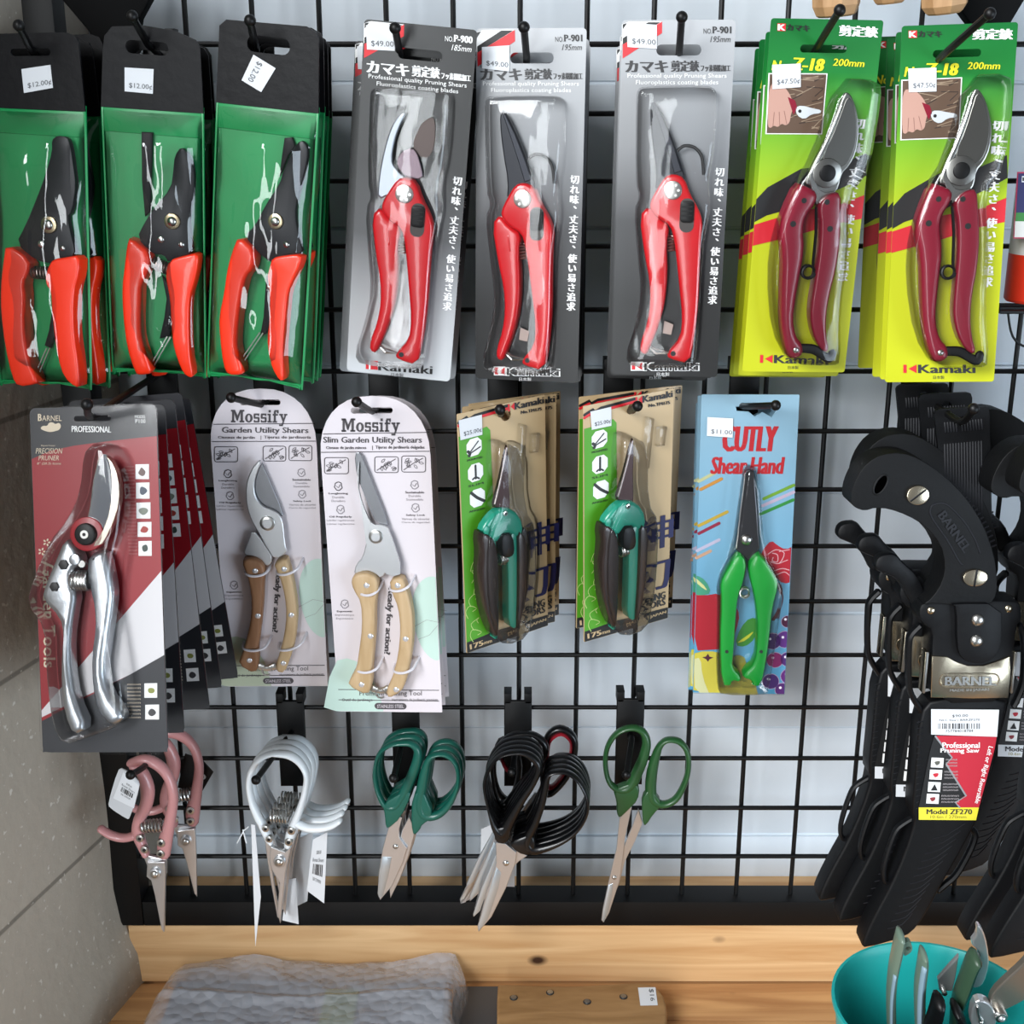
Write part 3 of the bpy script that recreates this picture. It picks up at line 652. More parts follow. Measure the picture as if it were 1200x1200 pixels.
m = MB(); m.prism(P([(205,462),(240,470),(285,490),(280,530),(248,575),(240,620),(250,700),(238,800),(230,870),(225,950),(240,1010),(265,1035),(272,1070),(250,1090),(215,1090),(200,1050),(180,960),(175,850),(172,720),(150,620),(165,560)]), .003, .0165, maroon, .004, 3)
for q in ((240, 520, 9), (205, 605, 10)): m.cyl(*T.p(q[0], q[1], cz, .0166), .016, .0168, q[2]*T.k(cz), ink_black, 12)
m.dome(*T.p(247, 1060, cz, .0166), .0163, .001, 11*T.k(cz), steel, 12); m.build('handle', body)
m = MB(); m.prism(P([(290,545),(300,515),(330,490),(368,485),(372,560),(378,650),(370,760),(352,850),(345,930),(350,1000),(366,1055),(345,1062),(310,1020),(290,960),(285,900),(295,800),(303,700),(302,600)]), .003, .0165, maroon, .004, 3)
for q in ((325, 520, 9), (343, 615, 10)): m.cyl(*T.p(q[0], q[1], cz, .0166), .016, .0168, q[2]*T.k(cz), ink_black, 12)
m.build('handle', body)
m = MB(); m.loft(T.L([(262,1053,16),(310,1055,17),(345,1075,15),(372,1085,17),(382,1062,14)], cz, .01), .0125, .002, black, 8); m.build('thumb_catch', body)
m = MB(); q = [(a[0], -.009, a[1]) for a in T.P([(288,545),(293,640),(290,740)], cz, .009)]
x, z = T.p(270, 776, cz, .009); r = 21*T.k(cz)
q += [(x+r*math.cos(t*.5), -.009-.0004*t*.5, z+r*math.sin(t*.5)) for t in range(1, 26)]; m.tube(q, .0011, black, 6); m.build('spring', body)
m = MB(); m.prism(chaikin(T.P([(330,90),(470,85),(480,150),(455,400),(385,500),(400,700),(385,900),(400,1090),(370,1105),(215,1105),(150,1000),(120,800),(130,640),(190,470),(250,380)], cz), 1), .0006, .0185, blister_film, .005, 3); m.build('blister', T.e, 60)
ZA = clone(ZB, 'maroon handled pruner on green card, left of the two, beside silver pruner card', (.2159, -.085, .76), (1.9, 3.3, .9))
a = Vector(ZB.p(319, 420, cz, .01)[:2]); b2 = Vector(ZA.p(367, 439, (850, 60, 3.079), .01)[:2])
for ch in ZA.e.children:
    if ch.name.split('.')[0] in ('pruner', 'blister'): ch.matrix_local = Matrix.Translation((b2.x, 0, b2.y)) @ Matrix.Rotation(math.radians(1.5), 4, 'Y') @ Matrix.Translation((-a.x, 0, -a.y))
sticker(ZB, [(748,268),(858,264),(858,357),(750,360)], '$47.50¢', cz5, .0015); sticker(ZA, [(216,253),(328,248),(328,340),(218,348)], '$47.50¢', cz5, .0015)
for src, px, Y, specs in ((ZA, (950, 230), -.085, [(-7, 10, -.062, 'green pruner card just behind the left of the two front ones'), (-15, 14, -.041, 'third green pruner card back behind the left of the two'), (-21, 20, -.0205, 'hindmost green pruner card, dark edge beside silver pruner card')]),
                      (ZB, (1110, 235), -.095, [(-8, 2, -.071, 'green pruner card just behind the rightmost front one'), (-19, 4, -.0465, 'third green pruner card back behind the rightmost one'), (-38, -2, -.022, 'hindmost green pruner card half hidden between the two front ones')])):
    for dx, dy, Y2, lab in specs: clone(src, lab, dloc=shift(*px, Y, dx, dy, Y2), drop=('price_sticker',) if dx != -7 else ())
hook('black hook with ball tip through the left green pruner cards', 955, 45, (984, 12), -.145, bend=(955, 60, -.085))
hook('black hook with ball tip through the rightmost green pruner cards', 1100, 45, (1160, 16), -.15, bend=(1104, 66, -.095))
# ================================================================ aluminium pruners on red and dark grey cards
def place(T, u, v, px, py, Y, ypr):
    """origin that brings the card point (u, v) to a photo pixel at depth Y"""
    return at(px, py, Y) - rot(*ypr).to_3x3() @ Vector((u, 0, v))
cb = (20, 460, 2.791)
ink_slate = mat('#26272c', .4, coat=.15, name='slate_print'); print_red = mat('#94131f', .4, coat=.1, name='deep_red_print'); print_white = mat('#d9d6d8', .4, coat=.1, name='white_print')
cream = mat('#d9c9b0', .5, name='cream_ink')
alu = mat('#bfc3c8', .33, metal=.95, bump=.08, bscale=400, name='cast_aluminium')
BW, BH = .0885, .236
BA = Thing('pruner_pack', 'silver aluminium pruner on red and dark grey card, frontmost of its thick stack', 'packaged pruner', (-.281, -.22, .519), (-5, -14.4, -2.5), 'aluminium pruners on red cards')
T = BA; m = MB()
m.prism(rrect(-BW/2, -BH/2, BW/2, BH/2, .004), -.0008, 0, ink_slate, holes=[slot_hole(T, 87, 486.5, 130, 494)])
cl = lambda q: [(min(max(a[0], -BW/2+.0003), BW/2-.0003), min(max(a[1], -BH/2+.0003), BH/2-.0003)) for a in q]
def region(p, mm, d, hole=None):
    m.poly(cl(T.P(p, cb)), d, mm)
# dark top: split around the punched slot
region([(30,218),(110,190),(186,174),(309,158),(380,150),(480,142),(500,700),(500,1100),(30,1100)], print_red, .0001)
region([(60,1062),(60,1040),(475,583),(500,583),(500,858),(370,922)], print_white, .0002); region([(60,1074),(370,922),(500,858),(500,1300),(60,1300)], ink_slate, .0003)
Bx = lambda s, x0, y0, x1, y1, mm, **q: T.box(m, s, x0, y0, x1, y1, cb, .0005, mm, **q)
Bx('B', 70, 70, 81, 93, cream, bold=.0002); Bx('ARNEL', 83, 75, 147, 93, cream); Bx('PROFESSIONAL', 180, 109, 308, 129, ink_white, dy=-2, bold=.00012)
Bx('MODEL', 386, 74, 422, 84, ink_white); Bx('P100', 388, 87, 421, 100, ink_white)
m.poly(chaikin(T.P([(76,118),(85,108),(100,110),(105,98),(118,97),(126,104),(138,98),(146,108),(140,122),(128,126),(110,130),(92,126)], cb), 2), .0005, cream)
Bx('Bypass Pruner', 80, 171, 126, 177, cream); Bx('PRECISION', 62, 182, 147, 200, cream, shear=.15); Bx('PRUNER', 71, 206, 138, 222, cream, shear=.15); Bx('8" (20.3) Icons', 66, 228, 144, 238, cream, shear=.15)
m.text('Garden Tools', T.p(84, 560, cb), T.p(88, 898, cb), T.p(124, 560, cb), .0005, cream, bold=.0002)
for cx, cy in ((98, 490), (82, 520), (112, 515), (95, 535)):
    for q in range(5): a = q*1.257; m.poly(chaikin([T.p(cx+12*math.cos(a+.4*k)*s_, cy+12*math.sin(a+.4*k)*s_, cb) for k, s_ in ((0, .2), (-1, .8), (0, 1.2), (1, .8))], 1), .0005, cream)
m.loft([(*T.p(95, 530, cb), .0004), (*T.p(92, 600, cb), .0004)], .0005, .0001, cream, 4)
icons = [((388,235),(432,283),'#6d5a55'), ((390,295),(434,347),'#4a5260'), ((391,360),(437,412),'#7c8276'), ((395,424),(440,472),'#a33a32'), ((398,486),(441,534),'#3c4a44')]
for (a, b2, cc) in icons + [((417,951),(459,998),'#8a8f45'), ((420,1021),(465,1069),'#3e3c3e')]:
    m.poly(T.P([(a[0],a[1]),(b2[0],a[1]-1),(b2[0],b2[1]),(a[0],b2[1])], cb), .0004, ink_white)
    x, z = T.p((a[0]+b2[0])/2, (a[1]+b2[1])/2, cb); rr = (b2[0]-a[0])*.36*T.k(cb); rnd = random.Random(a[1])
    m.poly(chaikin([(x+rr*rnd.uniform(.6, 1.15)*math.cos(t*.9), z+rr*rnd.uniform(.6, 1.15)*math.sin(t*.9)) for t in range(7)], 2), .0006, mat(cc, .5))
for k in range(26):
    y = 240+k*11.4; Bx('nnonnnon'[:4+k % 4], 352+k*.6, y, 384+k*.5, y+5, mat('#c07a78', .6))
for k in range(10): Bx('nnonnnon'[:4+k % 4], 362, 952+k*12, 405, 957+k*12, cream)
m.build('card', T.e)
P = lambda p, d=.012: chaikin(T.P(p, cb, d), 1)
chrome = mat('#dfe3ea', .06, metal=1., name='mirror_blade')
m = MB(); m.prism(P([(250,290),(268,215),(290,197),(312,225),(318,330),(298,435),(275,480),(235,500),(215,460),(238,395)]), .010, .014, chrome, .0012)
m.prism(P([(290,197),(328,240),(344,320),(332,400),(290,490),(270,500),(250,505),(300,430),(318,330),(312,232)]), .009, .0155, mat('#d8cfc0', .25, metal=1., name='ground_rim'), .0015); body = m.build('pruner', T.e, 18)
m = MB(); x, z = T.p(228, 463, cb, .015); k = T.k(cb); m.cyl(x, z, .010, .0155, 58*k, print_red, 24, .001); m.cyl(x, z, .0155, .019, 37*k, black, 24, .0015); m.cyl(x, z, .0188, .0194, 14*k, steel, 14); m.cyl(x, z, .0193, .0197, 6*k, black, 8); m.build('pivot_nut', body)
hexes = lambda mm, pts: [mm.prism([(T.p(px, py, cb, .0165)[0]+r*k*math.cos(a*1.0472), T.p(px, py, cb, .0165)[1]+r*k*math.sin(a*1.0472)) for a in range(6)], .014, .0178, ink_black, .0005) for px, py, r in pts]
m = MB(); m.prism(P([(160,478),(190,490),(215,540),(212,560),(186,580),(184,625),(200,660),(190,720),(178,800),(180,900),(195,1000),(237,1095),(188,1120),(160,1050),(148,950),(150,850),(156,790),(145,735),(85,672),(100,620),(130,550)]), .004, .0165, alu, .0045, 3)
hexes(m, [(153,563,18),(123,635,17)]); m.build('handle', body)
m = MB(); m.prism(P([(238,530),(290,512),(305,560),(320,640),(318,690),(302,800),(287,900),(302,980),(352,1045),(350,1072),(310,1090),(268,1040),(250,960),(247,860),(260,770),(257,700),(243,640),(232,590)]), .004, .0165, alu, .0045, 3)
m.dome(*T.p(265, 653, cb, .0165), .0155, .001, 17*k, ink_black, 12); m.dome(*T.p(256, 550, cb, .0165), .0155, .001, 15*k, ink_black, 12); m.build('handle', body)
m = MB(); a = T.p(182, 615, cb, .012); b2 = T.p(236, 615, cb, .012); m.coil((a[0], -.012, a[1]), (b2[0], -.012, b2[1]), .0062, .0011, 6, steel); m.build('spring', body)
m = MB(); x, z = T.p(193, 545, cb, .014); m.cyl(x, z, .012, .0172, 20*k, alu, 16, .001); m.cyl(*T.p(215, 560, cb, .014), .012, .016, 12*k, steel, 12); m.build('thumb_lock', body)
m = MB(); m.prism(chaikin(T.P([(250,200),(275,170),(300,163),(335,172),(362,215),(380,300),(380,420),(345,560),(340,680),(360,800),(385,960),(388,1040),(360,1078),(270,1110),(185,1138),(150,1070),(130,900),(128,760),(66,680),(90,600),(140,480),(200,410),(240,320)], cb), 1), .0006, .021, blister_film, .006, 3); m.build('blister', T.e, 60)
# edge of the clear clam shell around the card
m = MB(); m.prism(rrect(-BW/2-.001, -BH/2-.001, BW/2+.001, BH/2+.001, .005), .0007, .0012, film('card_sleeve', .12, .003, 1.35, gain=.4, bump=.06, bscale=22, stretch=(1, 1, .35)), holes=[slot_hole(T, 87, 486.5, 130, 494)]); m.build('sleeve', T.e)
for px, py, Y, ypr, lab in ((193, 474, -.158, (-4, -11, -2.6), 'red carded aluminium pruner second in the stack, just behind the frontmost'),
                            (204, 468, -.122, (-4, -7, -4.5), 'red carded aluminium pruner third in the stack, its lower corner swung right'),
                            (213, 460, -.085, (-3, -5, -5), 'red carded aluminium pruner fourth in the stack, mostly hidden'),
                            (222, 466, -.05, (-2, -3, -6.5), 'hindmost red carded aluminium pruner, swung right beside arched shears card')):
    clone(BA, lab, place(BA, BW/2, BH/2, px, py, Y, ypr), ypr)
hook('long black hook holding the stack of red carded aluminium pruners', 190, 430, (102, 474), -.235, bend=(108, 488, -.19))
# ================================================================ wooden handled shears tied to arched white cards
ca = (245, 445, 3.243); cm = (370, 450, 3.077)
card_white = mat('#dcd5da', .55, name='pale_card'); mint = mat('#bfd9cf', .55, name='mint_print'); ink_gray = mat('#4b474b', .6, name='grey_print_ink'); ink_soft = mat('#8b868b', .6, name='soft_grey_ink')
sage = mat('#b9c3ab', .55, name='sage_print')
satin = mat('#cfd0d2', .3, metal=.85, name='satin_steel'); satin_d = mat('#85868a', .35, metal=.9, name='dark_satin_blade')
MBW, MBH = .0867, .2673
def slab(m, T, x0, y0, x1, y1, c, d, mm, S_):
    """chunky slab-serif letters of the brand line, drawn stroke by stroke in a 0..1 box per letter"""
    adv = 0; glyph = {
     'M': (1.25, [(0,0,.42,.14),(.1,0,.3,1),(0,.86,.36,1),(.8,0,1.25,.14),(.9,0,1.12,1),(.86,.86,1.25,1)], [[(.2,1),(.38,1),(.66,.45),(.6,.1),(.5,.2)],[(1.0,1),(.84,1),(.54,.4),(.62,.1),(.74,.4)]]),
     'o': (.72, 'ring', None), 's': (.6, [(.05,.58,.55,.72),(.05,.0,.55,.13),(.05,.3,.55,.44),(.02,.36,.2,.66),(.4,.06,.58,.38),(.42,.52,.55,.72),(.04,0,.16,.2)], None),
     'i': (.42, [(0,0,.42,.12),(.1,0,.3,.7),(0,.58,.25,.7),(.1,.8,.31,1)], None),
     'f': (.55, [(0,0,.42,.12),(.1,0,.3,.9),(0,.56,.5,.69),(.15,.86,.55,1),(.4,.74,.55,.95)], None),
     'y': (.75, [(0,.58,.36,.7),(.44,.58,.76,.7),(.0,-.28,.3,-.14)], [[(.06,.66),(.28,.66),(.48,.15),(.36,.0)],[(.52,.66),(.68,.66),(.34,-.28),(.12,-.28),(.24,-.14)]])}
    word = 'Mossify'; total = sum(glyph[g][0]+.06 for g in word)-.06
    bl, br, tl = [Vector(S_(T.p(*q, c)[:2])) for q in ((x0, y1), (x1, y1), (x0, y0))]
    X = (br-bl)/total; Y = tl-bl
    def pt(a, b2): q = bl + X*(adv+a) + Y*b2; return (q.x, q.y)
    for g in word:
        w, rects, polys = glyph[g]
        if rects == 'ring':
            n = 18; v = []; f = []
            for i in range(n):
                t = 2*math.pi*i/n
                for rx, ry in ((.36, .36), (.13, .24)): q = pt(.36+rx*math.cos(t), .35+ry*math.sin(t)); v.append((q[0], -d, q[1]))
            f = [(2*i, 2*i+1, (2*i+3) % (2*n), (2*i+2) % (2*n)) for i in range(n)]; m.add(v, f, mm)
        else:
            for a0, b0, a1, b1 in rects: m.poly([pt(a0, b0), pt(a1, b0), pt(a1, b1), pt(a0, b1)], d, mm)
            for q in polys or []: m.poly([pt(*a) for a in q], d, mm)
        adv += w+.06
def moss_card(T, R, s, title, fr, es, left):
    """R: frame in whose photo pixels the print is measured; s: scale from its card to this one"""
    w, h = MBW*s, MBH*s; S_ = lambda q: (q[0]*s, q[1]*s)
    P = lambda p: [S_(a) for a in R.P(p, cm)]
    m = MB(); n = 16; rz = .048*s
    o = [(-w/2, -h/2), (w/2, -h/2)] + [(w/2*math.copysign(abs(math.cos(t))**.85, math.cos(t)), h/2-rz+rz*math.sin(t)**.9) for t in [math.pi*i/n for i in range(n+1)]]
    a = S_(R.p(127, 107, cm)); b2 = S_(R.p(277, 84, cm)); hole = rrect(a[0], a[1], b2[0], b2[1], (b2[1]-a[1])*.46)
    m.prism(o, -.001, 0, card_white, holes=[hole])
    def bx(t, x0, y0, x1, y1, mm, **q):
        m.text(t, S_(R.p(x0, y1, cm)), S_(R.p(x1, y1, cm)), S_(R.p(x0, y0, cm)), .0004, mm, **q)
    slab(m, R, 93, 124, 303, 172, cm, .0004, ink_gray, S_)
    bx(title, left, 190, 382, 218, ink_gray, bold=.0002)
    bx(fr, 38 if left < 50 else 45, 224, 182, 237, ink_gray, bold=.0001); bx(es, 216, 222, 392, 236, ink_gray, bold=.0001); bx('|', 204, 222, 206, 238, ink_gray)
    def line(pts, hw=.7, mm=ink_gray, d=.0004): m.loft([(*S_(q), hw*R.k(cm)*s) for q in R.P(pts, cm)], d, .00005, mm, 4, sub=1)
    def ln(x0, y0, x1, y1):
        e = h/2; a = S_(R.p(x0, y0, cm)); b2 = S_(R.p(x1, y1, cm)); xx = w/2-.0006; m.loft([(max(a[0], -xx), a[1], .0003), (min(b2[0], xx), b2[1], .0003)], .0004, .00005, ink_gray, 4, sub=1)
    ln(28, 180, 405, 174); ln(18, 246, 412, 242); ln(82, 1101, 444, 1104); ln(82, 1138, 444, 1143)
    rnd = random.Random(11)
    for x0, y0, x1, y1 in ((32,265,118,323), (213,262,298,319), (310,259,396,317)):
        q = [a for a in R.P(rr_px(x0, y0, x1, y1, 8), cm)]; m.loft([(*S_(a), .0003) for a in q], .0004, .00005, ink_gray, 4, closed=True, sub=1)
        line([(x0+8, y1-8), (x0+40, y0+28), (x1-10, y0+8)], 1.4)
        for k in range(9):
            cx, cy = rnd.uniform(x0+14, x1-14), rnd.uniform(y0+12, y1-12); t = rnd.uniform(0, 3.1); L = 9
            q = [(cx+L*math.cos(t), cy+L*math.sin(t)), (cx+4*math.sin(t), cy-4*math.cos(t)), (cx-L*math.cos(t), cy-L*math.sin(t)), (cx-4*math.sin(t), cy+4*math.cos(t))]
            m.loft([(*S_(a), .00022) for a in R.P(q, cm)], .0004, .00005, ink_gray, 4, closed=True, sub=2)
    for cx, cy, ll in ((82, 368, ('Longlasting','Durable','Duradero')), (90, 452, ('Oil Regularly','Lubrifier régulièrement','Lubricar regularmente')), (357, 363, ('Sustainable','Durable','Sostenible')), (360, 446, ('Safety Lock','Verrou de sécurité','Cierre de seguridad')), (105, 793, ('Ergonomic','Ergonomique','Ergonómico'))):
        q = [(cx+15*math.cos(t*.42)*(.8+.2*(t % 2)), cy+15*math.sin(t*.42)) for t in range(15)]
        m.loft([(*S_(a), .00035) for a in R.P(q, cm)], .0004, .00005, ink_gray if 'Long' in ll[0] else ink_soft, 4, closed=True, sub=2)
        line([(cx-7, cy), (cx, cy+6), (cx+7, cy-6)], 1.2)
        for k, t in enumerate(ll):
            hw = min(3.1*len(t), 50); bx(t, cx-hw, cy+23+k*13, cx+hw, cy+31+k*13, ink_gray if k == 0 else ink_soft, bold=.0001 if k == 0 else 0)
    # mint leaves
    cw = lambda q: [(min(a[0], w/2-.0004), max(a[1], -h/2+.0004)) for a in q]
    m.poly(cw(chaikin(P([(400,690),(455,700),(460,960),(445,1005),(395,975),(360,900),(345,820),(355,740)]), 2)), .0002, mint)
    m.poly(cw(chaikin(P([(60,1000),(130,985),(190,1040),(230,1110),(250,1220),(20,1220)]), 1)), .0002, mint if left < 50 else sage)
    line([(345,880),(400,850),(450,860)], .6, ink_soft, .0004); line([(370,920),(410,905),(440,870)], .6, ink_soft, .0004)
    q = [R.p(255, 735, cm), R.p(240, 972, cm), R.p(284, 738, cm)]; m.text('Ready for action?', *[S_(a) for a in q], .0004, ink_gray, bold=.0005)
    bx('Premium Pruning Tool', 158, 1106, 382, 1128, ink_gray); bx('Outil de jardinage', 95, 1133, 205, 1146, ink_gray); bx('Herramienta de jardinería premium', 275, 1133, 440, 1146, ink_gray)
    a = S_(R.p(213, 1172, cm)); b2 = S_(R.p(327, 1150, cm)); m.poly(rrect(a[0], a[1], b2[0], b2[1], .003), .0004, ink_gray); m.text('STAINLESS STEEL', *[S_(R.p(*q, cm)) for q in ((222, 1167), (318, 1167), (222, 1155))], .0006, card_white)
    return m.build('card', T.e)
def rr_px(x0, y0, x1, y1, r): return rrect(x0, y0, x1, y1, r, 3)
birch = wood('birch_handle', '#b3966e', '#c8ad88', (90, 90, 12), .5, False); walnut = wood('brown_wood_handle', '#80583a', '#987050', (90, 90, 12), .5, False)
tie = mat('#d9d6dc', .3, name='clear_cable_tie'); rivet_w = mat('#e3e4e8', .25, metal=.6, name='white_rivet')
def moss_shears(T, c, D):
    P = lambda p, d=.008: chaikin(T.P(p, c, d), 1)
    m = MB(); m.prism(P(D['arm']), .004, .0072, satin, .0006); m.prism(P(D['back']), .0030, .0062, satin_d, .0005); m.prism(P(D['front']), .0072, .0100, satin, .0008); body = m.build('shears', T.e, 18)
    x, z = T.p(*D['bolt'][:2], c, .01); r = D['bolt'][2]*T.k(c); m = MB(); m.cyl(x, z, .0098, .0116, r, steel, 24, .0008); m.cyl(x, z, .0115, .012, r*.62, satin, 20); m.build('pivot_bolt', body)
    for k, w in (('lw', D['lmat']), ('rw', birch)):
        m = MB(); m.prism(P(D[k]), .0025, .0135, w, .0025, 3); hd = m.build('handle', body)
        for q in D[k+'r']: m = MB(); m.dome(*T.p(*q, c, .0135), .0133, .0007, 12*T.k(c), rivet_w, 12); m.build('rivet', hd)
    for (xa, ya), (xb, yb) in D['ties']:
        a = T.p(xa, ya, c, .01); b2 = T.p(xb, yb, c, .01); m = MB()
        m.tube([(p[0], -p[2], p[1]) for p in catmull([(a[0]-.0015, a[1]+.001, .0002), (a[0], a[1], .012), ((a[0]+b2[0])/2, (a[1]+b2[1])/2-.0015, .0148), (b2[0], b2[1], .012), (b2[0]+.0035, b2[1]+.005, .0002)], 4)], .0011, tie, 6); m.build('cable_tie', T.e)
    (xa, ya), (xb, yb) = D['pin']; a = T.p(xa, ya, c, .008); b2 = T.p(xb, yb, c, .008); m = MB()
    m.loft([(*a, .0035), ((a[0]+b2[0])/2, (a[1]+b2[1])/2-.002, .0026), (*b2, .0035)], .007, .0016, steel, 8); x, z = (a[0]+b2[0])/2, (a[1]+b2[1])/2-.004; m.tube([(x+.004*math.cos(t*.6), -.008, z+.004*math.sin(t*.6)) for t in range(10)], .0009, steel, 6); m.build('wire_catch', body)
MSB = Thing('shears_pack', 'slim wooden handled shears with straight blade tied to arched white card', 'packaged shears', (-.1045, -.07, .4812), (-4.2, -.2, -1.5), 'wooden handled shears on arched cards')
moss_card(MSB, MSB, 1, 'Slim Garden Utility Shears', 'Ciseaux de jardin minces', 'Tijeras de jardinería delgadas', 28)
moss_shears(MSB, cm, dict(front=[(160,265),(150,330),(160,400),(185,470),(205,505),(248,508),(265,520),(318,680),(268,694),(225,650),(188,600),(178,540),(168,450),(150,345)], back=[(137,250),(160,248),(176,290),(264,512),(250,512),(225,508),(203,480),(168,390),(146,335)],
  arm=[(185,560),(205,620),(250,655),(262,665),(235,705),(215,685),(180,672),(135,690),(145,650),(168,630)], bolt=(217,550,27), lmat=birch,
  lw=[(130,702),(145,680),(180,674),(202,680),(222,692),(230,720),(218,790),(218,880),(212,960),(205,1030),(207,1070),(192,1118),(118,1080),(130,1050),(150,1020),(160,950),(170,870),(166,780),(138,735)],
  rw=[(268,700),(315,688),(332,730),(352,810),(356,880),(350,960),(337,1030),(327,1070),(312,1102),(265,1128),(256,1100),(280,1050),(300,970),(308,880),(300,800),(276,745)], lwr=[(183,727),(197,910),(165,1085)], rwr=[(295,727),(324,920),(290,1103)],
  ties=[((163,752),(222,745)), ((272,740),(338,725)), ((152,1030),(222,1022)), ((285,1033),(352,1022))], pin=((205,1100),(262,1100))))
for dx, dy, Y2, lab in ((4, -3, -.045, 'slim shears card directly behind the front slim shears card'), (10, -9, -.02, 'hindmost slim shears card, rounded edge showing at top right')):
    clone(MSB, lab, dloc=shift(440, 650, -.07, dx, dy, Y2), ypr=(2, 0, -.5))
MSA = Thing('shears_pack', 'wooden handled shears with hooked bypass blade and one darker brown handle on arched card', 'packaged shears', (-.1973, -.05, .4885), (1.4, 1.4, .2), 'wooden handled shears on arched cards')
moss_card(MSA, MSB, .963, 'Garden Utility Shears', 'Ciseaux de jardin', 'Tijeras de jardinería', 60)
moss_shears(MSA, ca, dict(front=[(190,303),(200,310),(186,345),(172,392),(176,440),(202,478),(242,492),(275,515),(286,560),(290,620),(300,655),(250,682),(222,640),(190,582),(160,530),(142,470),(140,400),(160,340)], back=[(196,318),(205,330),(285,517),(270,525),(235,510),(195,485),(172,445),(168,400)],
  arm=[(165,570),(205,620),(246,685),(222,714),(200,690),(175,672),(128,668),(145,620)], bolt=(222,545,30), lmat=walnut,
  lw=[(126,685),(150,670),(197,680),(217,710),(210,760),(207,850),(197,950),(187,1020),(192,1060),(180,1112),(112,1075),(130,1030),(150,960),(165,880),(162,800),(148,740)],
  rw=[(248,692),(296,668),(307,700),(322,760),(337,850),(337,920),(327,1000),(312,1050),(290,1107),(258,1102),(258,1070),(280,1000),(295,920),(295,850),(280,770),(260,722)], lwr=[(175,727),(185,898),(153,1067)], rwr=[(285,720),(312,895),(282,1078)],
  ties=[((140,735),(218,730)), ((262,735),(336,715)), ((132,1018),(215,1012)), ((268,1022),(350,1000))], pin=((188,1090),(250,1090))))
clone(MSA, 'arched shears card close behind the one with hooked bypass blade', dloc=shift(315, 630, -.05, 3, -2, -.026), ypr=(0, 0, -.5))
hook('black hook with ball tip holding the hooked blade shears card', 314, 430, (271, 466), -.105, bend=(306, 474, -.052))
hook('black hook with ball tip holding the slim shears cards', 449, 430, (418, 471), -.125, bend=(436, 482, -.07))
# ================================================================ teal trimming scissors on kraft cards
ct = (520, 440, 3.531)
kraft = mat('#c3a981', .5, coat=.25, name='kraft_print'); leaf_green = mat('#4e9a1e', .45, name='leaf_green_print'); navy = mat('#1d1f52', .5, name='navy_brush_ink')
teal = mat('#1f8a72', .3, coat=.3, name='teal_plastic'); grip = mat('#2b211f', .28, coat=.4, name='dark_brown_grip'); dark_blade = mat('#4a3a3a', .28, metal=.8, name='bronze_dark_blade')
TB = Thing('scissors_pack', 'teal and black trimming scissors on kraft card, right one of the two, turned edgewise', 'packaged scissors', tuple(CAM + (Vector((.0929, -.06, .5131))-CAM)*.98), (28, 4.9, -4.2), 'trimming scissors on kraft cards')
T = TB; w, h = .0808, .1994; m = MB()
x, z = T.p(742, 478); m.prism(rrect(-w/2, -h/2, w/2, h/2, .001), -.0008, 0, kraft, holes=[circ(x, z, .0048, 14)])
ctb = (670, 450, 8.0)
cl = lambda q: [(min(max(a[0], -w/2+.0004), w/2-.0004), min(max(a[1], -h/2+.0004), h/2-.0004)) for a in q]
R_ = lambda p, mm, d=.0003: m.poly(cl(T.P(p, ct)), d, mm)
R_([(560,225),(640,205),(700,180),(714,195),(715,480),(690,700),(700,900),(700,1064),(560,1085)], leaf_green)
R_([(560,1102),(560,1066),(700,1018),(940,955),(960,1000),(560,1110)], ink_black, .0004)
for dy, mm in ((0, ink_black), (12, ink_red)):
    q = [(a[0], a[1]) for a in cl(T.P([(560,168+dy),(618,140+dy),(626,150+dy),(650,134+dy),(790,96+dy)], ct))]
    m.loft([(*a, .0012 if i == 2 else .0011) for i, a in enumerate(q)], .0003, .00008, mm, 4, sub=1)
def tb(s, bl, br, tl, mm, **q): m.text(s, T.p(*bl, ct), T.p(*br, ct), T.p(*tl, ct), .0006, mm, **q)
m.poly(T.P([(792,90),(800,88),(800,118),(792,120)], ct), .0005, ink_red); m.poly(T.P([(820,83),(804,100),(821,115)], ct), .0005, ink_red)
tb('Kamaki', (822,112), (944,88), (822,84), ink_dark, bold=.0005); tb('No.TM175', (846,131), (934,117), (846,118), ink_dark, bold=.0003)
for y0, y1, x0 in ((228,303,611), (332,408,613), (436,512,617)):
    q = cl(T.P([(x0,y0+8),(x0+64,y0-10),(x0+64,y1-14),(x0,y1+4)], ct)); m.poly(chaikin(q, 1), .0005, ink_white)
    L = lambda p, hw: m.loft([(*T.p(a, b2, ct), hw) for a, b2 in p], .0007, .00006, ink_dark, 4, sub=2)
    if y0 < 300: L([(x0+8,y1-12),(x0+50,y0+10)], .0005); L([(x0+8,y1-10),(x0+58,y1-42)], .0005); L([(x0+4,y1-22),(x0+14,y1-14),(x0+8,y1-4)], .0012)
    elif y0 < 400: L([(x0+32,y0+6),(x0+32,y1-16)], .0009); L([(x0+18,y1-12),(x0+32,y1-22),(x0+46,y1-16)], .0007)
    else: L([(x0+6,y0+14),(x0+30,y0+34),(x0+60,y0+48)], .0012)
for s_, y in (('MOUNTED', 312), ('SLIM', 418), ('ANGLED', 522)): tb(s_, (612,y+10), (676,y-4), (612,y+2), ink_black, bold=.0001)
m.glyphs('神', T.p(868, 655, ct), T.p(868, 656, ct), .031, .0006, navy, bold=.0009, sx=1.25); m.glyphs('刃', T.p(868, 825, ct), T.p(868, 826, ct), .031, .0006, navy, bold=.0011, sx=1.15)
tb('TRIMMING', (770,958), (915,920), (770,930), ink_dark, bold=.0004); tb('SCISSORS', (770,990), (915,948), (770,962), ink_dark, bold=.0004)
